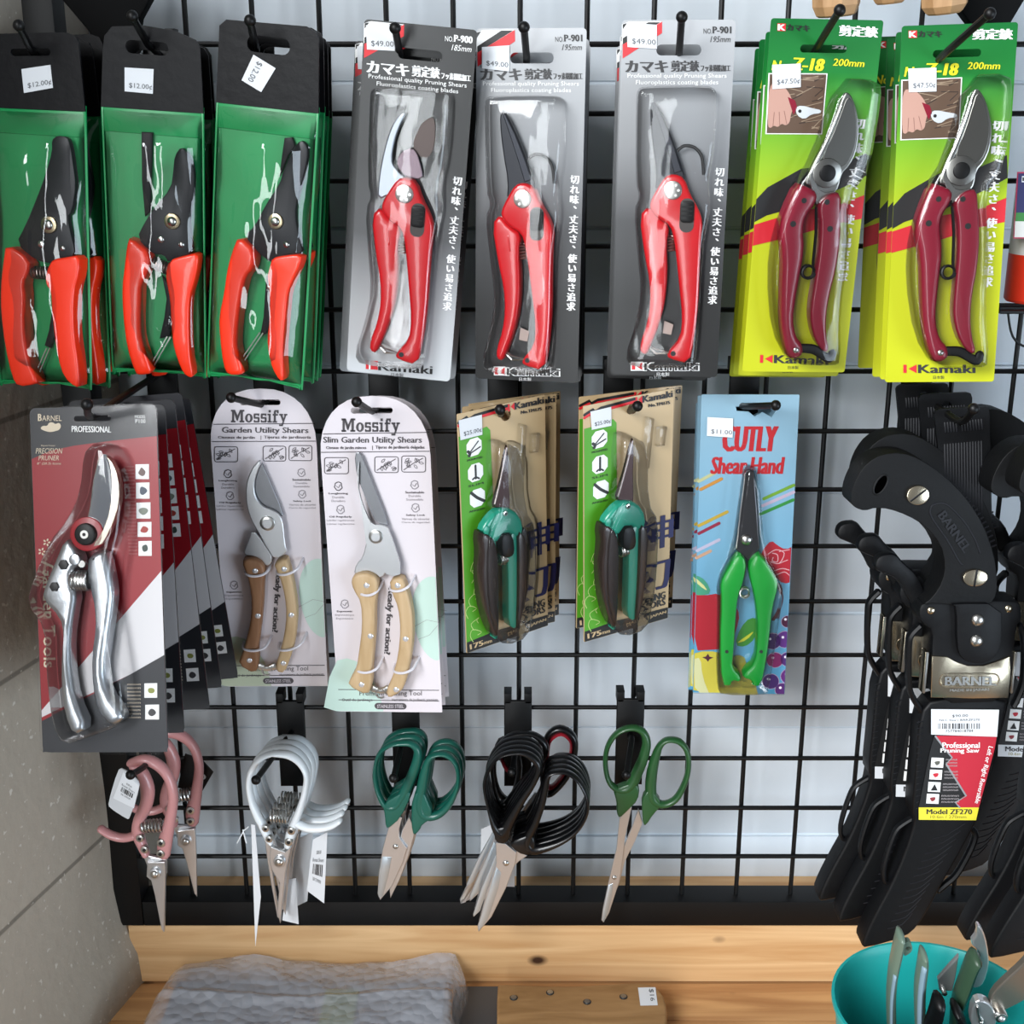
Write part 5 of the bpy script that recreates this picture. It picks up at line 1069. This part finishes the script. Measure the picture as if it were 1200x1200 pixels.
Tg = Thing('price_tag', 'clear sleeved price tag with barcode hanging on the pink snips hook', 'price tag', at(145, 930, -.112), (-8, 0, 0))
m = MB(); m.prism(chaikin(Tg.P([(175,290),(200,275),(285,340),(295,380),(240,550),(225,552),(130,490),(124,465)], cp), 1), -.0008, .0003, plast); m.build('plastic_sleeve', Tg.e); paper_tag(Tg, [(205,300),(292,372),(262,495),(150,440)], cp, .0008, 'barcode_label')
hook('black hook holding the pink bonsai snips', 178, 862, (153, 908), -.125, bend=(171, 896, -.09))
m = MB(); TT = Thing('black_hang_card', 'black plastic card corner with white dot behind the pink snips', 'hang card', at(228, 905, -.02), (0, 0, 0))
m.prism(chaikin(TT.P([(540,200),(630,232),(692,300),(625,415),(500,380)], cp), 0), -.001, .001, black); m.build('card', TT.e); m = MB(); m.cyl(*TT.p(636, 324, cp, .001), .001, .0014, 18*TT.k(cp), white_label, 16); m.cyl(*TT.p(636, 324, cp, .001), .0014, .0018, 7*TT.k(cp), black, 10); m.build('eyelet', TT.e)
# ================================================================ scissors
def scissors(label, px, py, Y, ypr, c, D, plastic, group):
    T = Thing('scissors', label, 'scissors', at(px, py, Y), ypr, group)
    th = D.get('th', .0048)
    for key in ('l', 'r'):
        m = MB(); m.loft(T.L(D[key+'loop'], c), 0, th, plastic, 12, closed=True)
        if key+'neck' in D: m.prism(chaikin(T.P(D[key+'neck'], c), 1), -th*.85, th*.85, plastic, .002, 3)
        m.build('handle', T.e, 60)
    for i, key in enumerate(('back', 'front')):
        d0 = -.0022+.0023*i; m = MB(); m.prism(T.P(D[key], c), d0, d0+.0021, satin, .0005); bl = m.build('blade', T.e, 15)
        if key+'_edge' in D: m = MB(); m.prism(T.P(D[key+'_edge'], c), d0+.002, d0+.0026, D.get('edge_m', steel), .0003); m.build('ground_edge', bl)
    x, z = T.p(*D['bolt'][:2], c); m = MB(); m.dome(x, z, .002, .0016, D['bolt'][2]*T.k(c), steel, 16); m.build('pivot_bolt', T.e)
    return T
c7 = (420, 840, 5.214); c8 = (530, 830, 4.444); c9s = (690, 830, 4.615)
teal_h = mat('#12594c', .36, coat=.2, name='dark_teal_handle'); black_h = mat('#070709', .32, spec=.35, coat=.3, name='glossy_black_handle'); green_h = mat('#204c26', .4, coat=.15, name='moss_green_handle')
light_edge = mat('#c5d0d8', .3, metal=.8, name='bright_ground_edge')
TS = scissors('dark teal handled scissors in front of their stack', 485, 945, -.055, (-3, -2, 0), c7, dict(
  lloop=[(270,160,18),(325,165,22),(362,205,28),(355,280,33),(315,385,34),(275,470,36),(225,545,26),(165,540,20),(125,470,17),(103,380,16),(105,300,15),(135,215,15),(200,170,15)],
  rloop=[(480,228,16),(545,235,18),(595,285,17),(612,360,16),(600,440,18),(550,540,24),(480,600,28),(400,600,34),(372,530,36),(388,430,36),(405,340,32),(430,260,22)],
  lneck=[(150,520),(290,440),(330,460),(260,610),(185,672),(170,660),(165,590)], rneck=[(330,480),(390,420),(470,600),(390,650),(380,680),(340,720),(325,650)],
  front=[(185,672),(255,604),(270,610),(250,680),(255,735),(300,795),(275,880),(205,1030),(135,1112),(120,1070),(125,950),(150,800)], front_edge=[(128,1095),(120,1070),(130,930),(150,845),(205,850),(185,960),(150,1090)], edge_m=light_edge,
  back=[(268,690),(310,610),(328,650),(340,725),(300,870),(250,1000),(195,1110),(190,1060),(215,960),(280,800),(255,740)], bolt=(229,785,20)), teal_h, 'dark teal scissors')
for dx, dy, Y2, lab in ((4, -8, -.04, 'dark teal scissors in the middle of their stack'), (7, -16, -.025, 'dark teal scissors at the back of their stack')): clone(TS, lab, dloc=shift(485, 945, -.055, dx, dy, Y2))
hook('black hook with ball tip inside the teal scissors', 475, 820, (461, 912), -.08, bend=(470, 876, -.04))
BS = scissors('black handled scissors in front of the thick stack, blades pointing lower left', 622, 950, -.085, (-3, -2, 0), c8, dict(th=.0046,
  lloop=[(300,232,12),(370,232,16),(425,262,22),(450,310,20),(420,390,20),(360,480,24),(310,570,30),(265,650,36),(228,630,24),(195,540,12),(172,440,11),(170,380,11),(195,310,11),(240,255,11)],
  rloop=[(540,330,12),(600,335,14),(660,380,14),(700,460,13),(700,540,13),(660,620,14),(590,680,18),(500,720,24),(420,735,30),(390,690,30),(430,600,24),(465,500,22),(485,410,20),(500,350,16)],
  lneck=[(215,620),(300,600),(310,650),(280,700),(225,692)], rneck=[(290,690),(420,640),(440,720),(400,760),(340,745)],
  front=[(228,692),(280,700),(335,745),(330,800),(280,930),(205,1080),(138,1158),(132,1130),(180,960),(230,800)], front_edge=[(140,1152),(136,1120),(190,950),(230,820),(255,850),(240,930),(190,1080)], edge_m=light_edge,
  back=[(340,735),(390,770),(345,800),(300,850),(200,950),(110,1088),(108,1075),(150,940),(235,740),(300,720)], back_edge=[(112,1085),(110,1070),(150,945),(232,745),(240,790),(190,920),(145,1055)], bolt=(280,800,19)), black_h, 'black handled scissors')
for i, (dx, dy, Y2, lab, r) in enumerate(((1, -6, -.0735, 'black scissors second in the thick stack', 0), (2, -12, -.062, 'black scissors third in the thick stack', 0), (2, -18, -.0505, 'black scissors fourth in the thick stack', -.5), (3, -24, -.039, 'black scissors fifth in the thick stack, blades swung further left', 6))):
    clone(BS, lab, dloc=shift(622, 950, -.085, dx, dy, Y2), ypr=(0, 0, r))
# larger pair with red lined loops at the back
RS = scissors('black scissors with red lined finger loops at the back of the thick stack', 622, 920, -.022, (-2, 0, 3), c8, dict(th=.005,
  lloop=[(250,170,16),(320,190,16),(350,300,18),(330,420,18),(290,480,18),(235,420,16),(215,300,16)], rloop=[(500,140,17),(560,105,20),(625,140,19),(640,210,18),(610,330,18),(540,420,20),(490,440,20),(470,330,18),(480,220,18)],
  front=[(290,480),(330,480),(300,620),(200,780),(70,1005),(45,1012),(40,990),(120,830),(230,640)], front_edge=[(48,1008),(44,990),(125,830),(225,660),(215,720),(100,940)], back=[(430,440),(490,450),(400,600),(250,760),(90,1000),(60,1010),(150,820),(300,620)], bolt=(300,600,18)), black_h, 'black handled scissors')
m = MB(); m.loft(RS.L([(515,160,8),(565,130,8),(610,160,8),(618,215,8),(590,320,8),(535,395,8),(500,405,8),(495,320,8),(500,220,8)], c8), 0, .0056, mat('#8e1f2a', .4, name='red_loop_lining'), 8, closed=True); m.build('loop_lining', RS.e)
m = MB(); m.loft(RS.L([(258,255,10),(280,300,12),(310,330,9)], c8), .004, .003, mat('#8e1f2a', .4, name='red_loop_lining'), 8); m.build('loop_lining', RS.e)
paper_tag(RS, [(150,630),(320,560),(325,930),(145,925)], c8, -.012, codes=False)
hook('black hook holding the thick stack of black scissors', 607, 820, (600, 905), -.07, bend=(604, 880, -.04))
GS = scissors('single pair of moss green handled bonsai scissors with small blades', 757, 955, -.032, (-3, -2, 0), c9s, dict(th=.005,
  lloop=[(235,105,17),(290,125,22),(312,180,26),(300,250,30),(265,340,34),(225,420,34),(170,440,22),(115,405,16),(92,330,15),(92,250,15),(115,180,15),(165,125,15)],
  rloop=[(430,170,16),(490,180,18),(530,230,17),(540,310,16),(520,400,17),(470,490,20),(400,520,22),(345,490,32),(335,420,34),(345,330,32),(365,250,26),(390,195,18)],
  lneck=[(130,430),(240,390),(275,420),(265,490),(215,540),(165,588),(150,560),(150,500)], rneck=[(285,480),(330,420),(400,510),(350,560),(310,622),(293,620),(288,550)],
  front=[(165,590),(222,522),(232,530),(195,700),(185,800),(165,930),(110,1100),(80,1152),(68,1140),(75,1080),(110,920),(150,750)], front_edge=[(72,1142),(78,1080),(105,950),(130,940),(125,1000),(105,1090),(82,1148)], edge_m=light_edge,
  back=[(268,545),(292,620),(250,720),(195,830),(165,950),(120,1050),(100,1080),(120,980),(150,880),(180,770),(235,640)], bolt=(138,908,15)), green_h, None)
hook('black hook with ball tip behind the moss green scissors', 739, 818, (734, 908), -.06, bend=(740, 868, -.03))
# ================================================================ things on the shelf
SZ = .038
# bubble wrapped parcel
def bubble_mat():
    m = bpy.data.materials.new('bubble_wrap'); m.use_nodes = True; n = m.node_tree; b = n.nodes['Principled BSDF']
    b.inputs['Base Color'].default_value = (*lin('#d9dbe2'), 1); b.inputs['Roughness'].default_value = .1; b.inputs['Alpha'].default_value = .42; b.inputs['Coat Weight'].default_value = 1; b.inputs['Specular IOR Level'].default_value = .7
    tc = n.nodes.new('ShaderNodeTexCoord'); v = n.nodes.new('ShaderNodeTexVoronoi'); v.inputs['Scale'].default_value = 105; v.feature = 'F1'; v.inputs['Randomness'].default_value = .75
    t = n.nodes.new('ShaderNodeTexNoise'); t.inputs['Scale'].default_value = 45; t.inputs['Detail'].default_value = 2
    u = n.nodes.new('ShaderNodeBump'); u.inputs['Strength'].default_value = .9; u.inputs['Distance'].default_value = .0028; u.invert = True
    u2 = n.nodes.new('ShaderNodeBump'); u2.inputs['Strength'].default_value = .5; u2.inputs['Distance'].default_value = .003
    n.links.new(tc.outputs['Object'], v.inputs['Vector']); n.links.new(tc.outputs['Object'], t.inputs['Vector']); n.links.new(v.outputs['Distance'], u.inputs['Height']); n.links.new(t.outputs['Fac'], u2.inputs['Height'])
    n.links.new(u.outputs[0], u2.inputs['Normal']); n.links.new(u2.outputs[0], b.inputs['Normal'])
    return m
BWm = bubble_mat()
BP = Thing('wrapped_parcel', 'bubble wrapped parcel lying on the shelf against the timber ledge', 'parcel', (0, 0, SZ))
m = MB(); nx, ny = 60, 34; v = []
def back_z(px): # height of the rear rim read off the photograph
    pts = [(185, 1140), (215, 1130), (250, 1124), (300, 1119), (350, 1126), (420, 1129), (480, 1124), (510, 1117), (535, 1116), (545, 1126)]
    for (x0, y0), (x1, y1) in zip(pts, pts[1:]):
        if px <= x1: return y0+(y1-y0)*(px-x0)/(x1-x0)
    return pts[-1][1]
for layer, dz in ((0, 0.),):
    for j in range(ny+1):
        for i in range(nx+1):
            u_ = i/nx; w_ = j/ny; px = 200+345*u_
            p0 = at(px, back_z(px), -.019); y = -.019-.125*w_; x = p0.x - .012*w_*(1-u_) + .004*math.sin(w_*9)*(u_ > .97)
            e = min(1, u_*22+.02, (1-u_)*26+.02)**.5
            top = p0.z*(1-min(1, w_*5)) + (SZ+.034+.004*math.sin(u_*7+w_*3))*min(1, w_*5)
            if w_ > .8: top -= .02*((w_-.8)/.2)**2
            z = SZ+.003 + (top-SZ-.003)*e + noise.noise(Vector((x*40, y*40, 3)))*.0025*e + noise.noise(Vector((x*110, y*110, 8)))*.0008*e
            if .42 < w_ < .5: z += .003*e
            v.append((x, y, z-SZ))
f = [(j*(nx+1)+i, (j+1)*(nx+1)+i, (j+1)*(nx+1)+i+1, j*(nx+1)+i+1) for j in range(ny) for i in range(nx)]
# rear skirt down to the shelf
o0 = len(v)
for i in range(nx+1): v.append((v[i][0], v[i][1]+.0005, .001))
f += [(i, i+1, o0+i+1, o0+i) for i in range(nx)]
o1 = len(v)
for i in range(nx+1): a = v[ny*(nx+1)+i]; v.append((a[0], a[1]-.002, .001))
f += [(ny*(nx+1)+i, o1+i, o1+i+1, ny*(nx+1)+i+1) for i in range(nx)]
m.add(v, f, BWm); m.build('bubble_wrap', BP.e, 80)
m = MB(); m.prism([(-.31, .001), (-.062, .001), (-.062, .018), (-.31, .018)], .035, .125, mat('#6a6f7b', .5, name='grey_tool_body'), .004, 3); m.box(-.17, -.14, .05, .11, .017, .021, mat('#6b7d52', .5), .002); m.build('wrapped_tool', BP.e)
# wooden handle with rivets, blade running under the wrap
WT = Thing('wooden_handled_blade', 'wooden handle with four rivets and price sticker on a grey blade, lying on shelf', 'hand tool', (0, 0, SZ))
cw = (560, 1140, 5.0)
hw_ = wood('handle_wood', '#8f6a41', '#a67f53', (14, 70, 70), .5, False)
ZH = SZ+.024
def top_pts(p): return [tuple(atz(560+a/5, 1140+b2/5, ZH))[:2] for a, b2 in p]
o = chaikin(top_pts([(112,75),(130,62),(300,70),(560,75),(800,60),(960,55),(1030,70),(1085,120),(1105,190),(1110,280),(1080,400),(960,440),(600,430),(300,440),(112,450)]), 1)
b = bmesh.new(); A = [b.verts.new((x, y, .024)) for x, y in o]; B2 = [b.verts.new((x, y, .0005)) for x, y in o]; nn = len(A); fr = b.faces.new(A); b.faces.new(B2[::-1])
for i in range(nn): b.faces.new((A[i], B2[i], B2[(i+1) % nn], A[(i+1) % nn]))
bmesh.ops.recalc_face_normals(b, faces=b.faces[:]); bmesh.ops.bevel(b, geom=list(fr.edges), offset=.004, segments=3, profile=.5, affect='EDGES', clamp_overlap=True); bmesh.ops.triangulate(b, faces=[q for q in b.faces if len(q.verts) > 4])
m = MB(); m.bm(b, hw_); hd = m.build('handle', WT.e)
for px, py in ((210,148),(423,117),(640,172),(853,142)):
    c_ = atz(560+px/5, 1140+py/5, ZH); m = MB()
    for r, z0, z1, mm in ((.0036, .0238, .0246, ink_dark), (.0027, .0244, .0252, steel)):
        vv = [(c_.x+r*math.cos(t*.393), c_.y+r*math.sin(t*.393), z) for z in (z0, z1) for t in range(16)]; m.add(vv, [tuple(range(16, 32))] + [(t, (t+1) % 16, 16+(t+1) % 16, 16+t) for t in range(16)], mm)
    m.build('rivet', hd)
q = [atz(560+a/5, 1140+b2/5, ZH) for a, b2 in ((938,88),(1040,86),(1054,192),(952,194))]
m = MB(); m.add([(p.x, p.y, .0243) for p in q], [(3, 2, 1, 0)], white_label); U = lambda u_, w_: q[0]*(1-u_)*(1-w_)+q[1]*u_*(1-w_)+q[2]*u_*w_+q[3]*(1-u_)*w_
vv, ff = text_mesh('$16'); X = max(a[0] for a in vv); Y_ = max(a[1] for a in vv); m.add([((U(.62+.25*a[1]/Y_, .08+.7*a[0]/X)).x, (U(.62+.25*a[1]/Y_, .08+.7*a[0]/X)).y, .0246) for a in vv], ff, ink); m.build('price_sticker', WT.e)
m = MB(); a = atz(532, 1157, SZ+.006); b2 = atz(600, 1157, SZ+.006); e = atz(532, 1240, SZ+.006)
m.add([(a.x, a.y, .004), (b2.x, b2.y, .004), (b2.x, e.y, .004), (a.x, e.y, .004), (a.x, a.y, .007), (b2.x, b2.y, .007), (b2.x, e.y, .007), (a.x, e.y, .007)], [(0,3,2,1),(4,5,6,7),(0,1,5,4),(1,2,6,5),(2,3,7,6),(3,0,4,7)], mat('#53565b', .45, metal=.5, name='grey_blade')); m.build('blade', WT.e)
# teal bucket with hand pruners standing in it
RC = Vector((.2925, -.300, .2384)); RR = .0702
bucket_m = mat('#1a9a97', .35, name='turquoise_plastic')
BK = Thing('bucket', 'turquoise bucket holding hand pruners at the right end of the shelf', 'bucket', (RC.x, RC.y, SZ))
H = RC.z-SZ; prof = [(.050, .001), (RR*.98, H-.004), (RR+.0014, H-.003), (RR+.0014, H), (RR-.0006, H), (RR*.96-.001, H-.006), (.048, .004)]
v = []; N = 56
for r, z in prof: v += [(r*math.cos(2*math.pi*i/N), r*math.sin(2*math.pi*i/N), z) for i in range(N)]
f = [(k*N+i, k*N+(i+1) % N, (k+1)*N+(i+1) % N, (k+1)*N+i) for k in range(len(prof)-1) for i in range(N)] + [tuple(range(N))[::-1], tuple(range((len(prof)-1)*N, len(prof)*N))]
m = MB(); m.add(v, f, bucket_m); m.build('bucket_body', BK.e)
m = MB(); m.tube([(-RR*1.0-.004, 0, H-.055), (-RR-.006, 0, H-.05), (-RR-.005, .01, H-.045)], .0016, steel, 6); m.build('bail_end', BK.e)
cbk = (970, 1080, 5.217)
sage_h = mat('#5d6f62', .4, coat=.2, name='sage_green_handle'); sage_l = mat('#7d93a0', .4, coat=.2, name='grey_blue_inlay'); dgreen = mat('#2f4634', .42, name='dark_green_grip')
def bucket_pruner(label, Y, builder, name='hand_pruner'):
    T = Thing(name, label, 'hand pruner', at(1090, 1190, Y), (0, 12, 0)); builder(T); return T
def low(T, p): # a point deep in the bucket
    q = T.I @ Vector(p); return (q.x, q.z)
def bp1(T):
    m = MB(); m.loft(T.L([(446,80,30),(440,115,39),(425,180,40),(400,300,37),(388,430,36),(388,560,36),(392,700,34),(400,900,26)], cbk), 0, .008, sage_h, 12); m.loft(T.L([(395,280,14),(378,420,15),(375,560,15),(378,700,14)], cbk), .0065, .0025, sage_l, 8); hd = m.build('handle', T.e, 60)
    m = MB(); hx, hz = T.p(488, 150, cbk); m.prism(chaikin(T.P([(462,120),(492,105),(512,130),(512,165),(480,192),(458,195)], cbk), 1), -.002, .002, sage_h, holes=[circ(hx, hz, .0018, 10)]); m.build('lock_tab', hd)
    m = MB(); q = T.p(400, 900, cbk); m.prism([(q[0]-.009, q[1]), (q[0]+.009, q[1]), (q[0]+.004, q[1]-.045), (q[0]-.002, q[1]-.05)], -.002, .002, satin, .0006); m.build('blade', T.e)
def bp2(T):
    m = MB(); m.loft(T.L([(586,195,26),(584,225,38),(578,280,44),(565,380,46),(562,500,44),(565,650,40),(570,850,28)], cbk), 0, .008, sage_h, 12); m.loft(T.L([(575,235,22),(558,350,26),(550,480,27),(548,620,24)], cbk), .0062, .003, sage_l, 8); m.build('handle', T.e, 60)
    m = MB(); q = T.p(570, 850, cbk); m.prism([(q[0]-.009, q[1]), (q[0]+.009, q[1]), (q[0]+.004, q[1]-.045), (q[0]-.002, q[1]-.05)], -.002, .002, satin, .0006); m.build('blade', T.e)
def bp3(T):
    m = MB(); m.prism(chaikin(T.P([(930,65),(955,75),(985,140),(1003,240),(1005,320),(975,420),(940,450),(880,450),(900,360),(935,300),(945,230),(890,180),(935,120)], cbk), 1), -.010, -.006, satin, .001); m.build('blade', T.e, 18)
    m = MB(); m.prism(T.P([(820,255),(760,320),(690,400),(700,470),(780,470),(800,380)], cbk), -.009, -.006, satin, .0008); m.build('counter_blade', T.e, 18)
    m = MB(); m.loft(T.L([(905,215,46),(880,260,50),(840,370,52),(800,480,46),(780,600,40),(770,800,30)], cbk), 0, .009, dgreen, 12); m.build('handle', T.e, 60)
    m = MB(); x, z = T.p(722, 462, cbk); m.cyl(x, z, -.006, -.002, 24*T.k(cbk), steel, 16, .0008); m.cyl(x, z, -.002, -.0016, 13*T.k(cbk), ink_dark, 10); m.build('pivot_bolt', T.e)
def bp4(T):
    m = MB(); m.prism(chaikin(T.P([(1240,200),(1180,270),(1090,350),(1010,430),(985,500),(1010,560),(1120,520),(1260,440)], cbk), 1), -.004, .001, mat('#8b8379', .35, metal=.8, name='scuffed_blade'), .001); m.build('blade', T.e, 18)
    m = MB(); m.prism(chaikin(T.P([(880,470),(930,450),(990,480),(1030,560),(1000,640),(900,640),(860,590)], cbk), 1), -.002, .004, satin, .001); m.build('counter_blade', T.e, 18)
    m = MB(); x, z = T.p(1045, 545, cbk); m.cyl(x, z, .001, .0065, 58*T.k(cbk), steel, 22, .001); m.dome(x, z, .0063, .002, 34*T.k(cbk), satin, 14); m.build('pivot_bolt', T.e)
    m = MB(); x, z = T.p(922, 572, cbk); m.dome(x, z, .004, .003, 27*T.k(cbk), steel, 14); m.loft(T.L([(900,480,14),(905,530,14),(920,570,16)], cbk), .005, .0015, steel, 6); m.build('catch', T.e)
    m = MB(); m.loft(T.L([(690,510,52),(670,600,60),(640,700,58),(620,900,40)], cbk), -.004, .009, black, 10); m.loft(T.L([(790,560,40),(830,650,44),(850,850,38)], cbk), -.004, .009, black, 10); m.build('handle', T.e, 60)
bucket_pruner('sage green pruner handle with lock tab standing at the left in the bucket', -.296, bp1); bucket_pruner('sage green pruner handle with grey blue inlay, second from left in the bucket', -.300, bp2)
bucket_pruner('dark green gripped pruner with curved silver blade pointing up in the bucket', -.296, bp3); bucket_pruner('scuffed steel pruner with big pivot bolt and black grips at right in the bucket', -.322, bp4)
# ================================================================ things cut by the top and right edge
oak = wood('turned_handle_wood', '#9a744c', '#b58f66', (60, 60, 10), .5, False)
def wood_handle(label, pts, Y):
    T = Thing('hanging_hand_tool', label, 'hand tool', at(pts[-1][0], pts[-1][1], Y), (0, 6, 0)); m = MB()
    q = [T.p(a, b2) for a, b2, r in pts]; k = -(T.I @ CAM).y/FPX; P3 = [Vector((a[0], 0, a[1])) for a in q]; R_ = [p[2]*k for p in pts]
    d = (P3[-1]-P3[0]).normalized(); P3 = [P3[0]-d*.09] + P3 + [P3[-1]+d*.0012]; R_ = [R_[0]*.9] + R_ + [R_[-1]*.86]
    m.tube([tuple(p) for p in P3], R_, oak, 8); m.build('handle', T.e, 18)
    m = MB(); top = P3[0]; m.tube([tuple(top), tuple(top-d*.05)], .005, steel, 8); m.build('shank', T.e)
wood_handle('hanging tool with faceted wooden handle above left green card', [(980, -25, 27), (980, 6, 26), (980, 17, 22)], -.075)
wood_handle('hanging tool with wooden handle, smallest tip at top edge', [(1043, -30, 20), (1043, -4, 19), (1043, 2, 16)], -.075)
wood_handle('hanging tool with faceted wooden handle above rightmost green card', [(1107, -25, 26), (1107, 6, 25), (1107, 14, 20)], -.075)
T = Thing('black_tool_pouch', 'black hanging pouch tapering downward at top left behind the green pouches', 'tool pouch', at(122, 10, -.022), (0, 0, 0)); m = MB()
m.prism(T.P([(60,-40),(75,0),(107,38),(112,62),(160,62),(166,22),(178,0),(190,-40)]), -.006, .006, blackm, .002); m.build('pouch_body', T.e); m = MB(); m.box(-.035, .035, -.005, .007, .055, .062, black, .001); m.build('hem', T.e)
T = Thing('black_tool_pouch', 'black hanging pouch at top right corner behind the rightmost green card', 'tool pouch', at(1155, 10, -.03), (0, 0, 0)); m = MB()
m.prism(T.P([(1110,-40),(1116,4),(1134,28),(1180,30),(1210,-20),(1230,-40)]), -.006, .006, blackm, .002); m.build('pouch_body', T.e); m = MB(); m.box(-.03, .05, -.005, .007, .05, .056, black, .001); m.build('hem', T.e)
# white and red bottle at the right edge on a wire shelf
T = Thing('bottle', 'white and red bottle with navy label at the right edge', 'bottle', at(1222, 353, -.05), (0, 0, 0)); w = at(1222, 353, -.05).x-at(1178, 353, -.05).x
zt = (T.I @ at(1222, 202, -.05)).z; zr = (T.I @ at(1222, 297, -.05)).z
def lathe(prof, mm, name, par):
    v = []; N = 28
    for r, z in prof: v += [(r*math.cos(2*math.pi*i/N), .028*math.sin(2*math.pi*i/N)*r/w, z) for i in range(N)]
    f = [(k*N+i, k*N+(i+1) % N, (k+1)*N+(i+1) % N, (k+1)*N+i) for k in range(len(prof)-1) for i in range(N)] + [tuple(range(N))[::-1], tuple(range((len(prof)-1)*N, len(prof)*N))]
    m = MB(); m.add(v, f, mm); return m.build(name, par)
lathe([(w*.95, 0), (w, .002), (w, zr)], mat('#d8341f', .35, name='red_plastic'), 'red_base', T.e); lathe([(w, zr), (w, zt-.006), (w*.9, zt), (w*.5, zt+.003)], mat('#d5d3cf', .4, name='white_plastic'), 'bottle_body', T.e); lathe([(w*.8, zt+.002), (w*.8, zt+.016), (w*.7, zt+.018)], black, 'cap', T.e)
ce = (1120, 150, 4.44); m = MB()
Q = T.P([(318,228),(420,228),(420,575),(298,575)], ce, .026); m.poly(Q, .0265, mat('#a51f4a', .5)); Q = T.P([(324,236),(420,236),(420,440),(312,440)], ce, .026); m.poly(Q, .0268, mat('#1b1d55', .5)); m.poly(T.P([(312,440),(420,440),(420,485),(307,485)], ce, .026), .0268, mat('#2f7a33', .5)); m.poly(T.P([(307,485),(420,485),(420,568),(303,568)], ce, .026), .0268, mat('#cfcfca', .5))
m.poly(T.P([(342,250),(380,250),(380,282),(340,282)], ce, .026), .027, white_label); m.text('E', T.p(346, 276, ce, .026), T.p(362, 276, ce, .026), T.p(346, 256, ce, .026), .0272, ink_dark, bold=.0003); m.build('label', T.e)
T = Thing('wire_shelf', 'black wire bracket under the white and red bottle', 'wire bracket', at(1222, 356, -.05), (0, 0, 0)); m = MB(); m.tube([(-.04, .03, -.003), (-.04, -.022, -.003), (.05, -.022, -.003), (.05, .03, -.003)], .0016, black, 6)
m.tube([(-.033, 0, -.003), (.05, 0, -.003)], .0016, black, 6); m.tube([(-.033, .014, -.003), (.05, .014, -.003)], .0016, black, 6)
m.build('wire_frame', T.e)
m = MB(); m.tube([tuple(p) for p in catmull([(-.034, -.020, -.003), (-.028, -.02, -.022), (-.016, -.02, -.030), (-.006, -.02, -.022), (0, -.02, -.003)], 4)], .0009, black, 6); m.build('hanging_loop', T.e)
m = MB(); m.tube([(-.04, .03, -.003), (-.04, .048, .0)], .0016, black, 6); m.build('rear_clip', T.e)
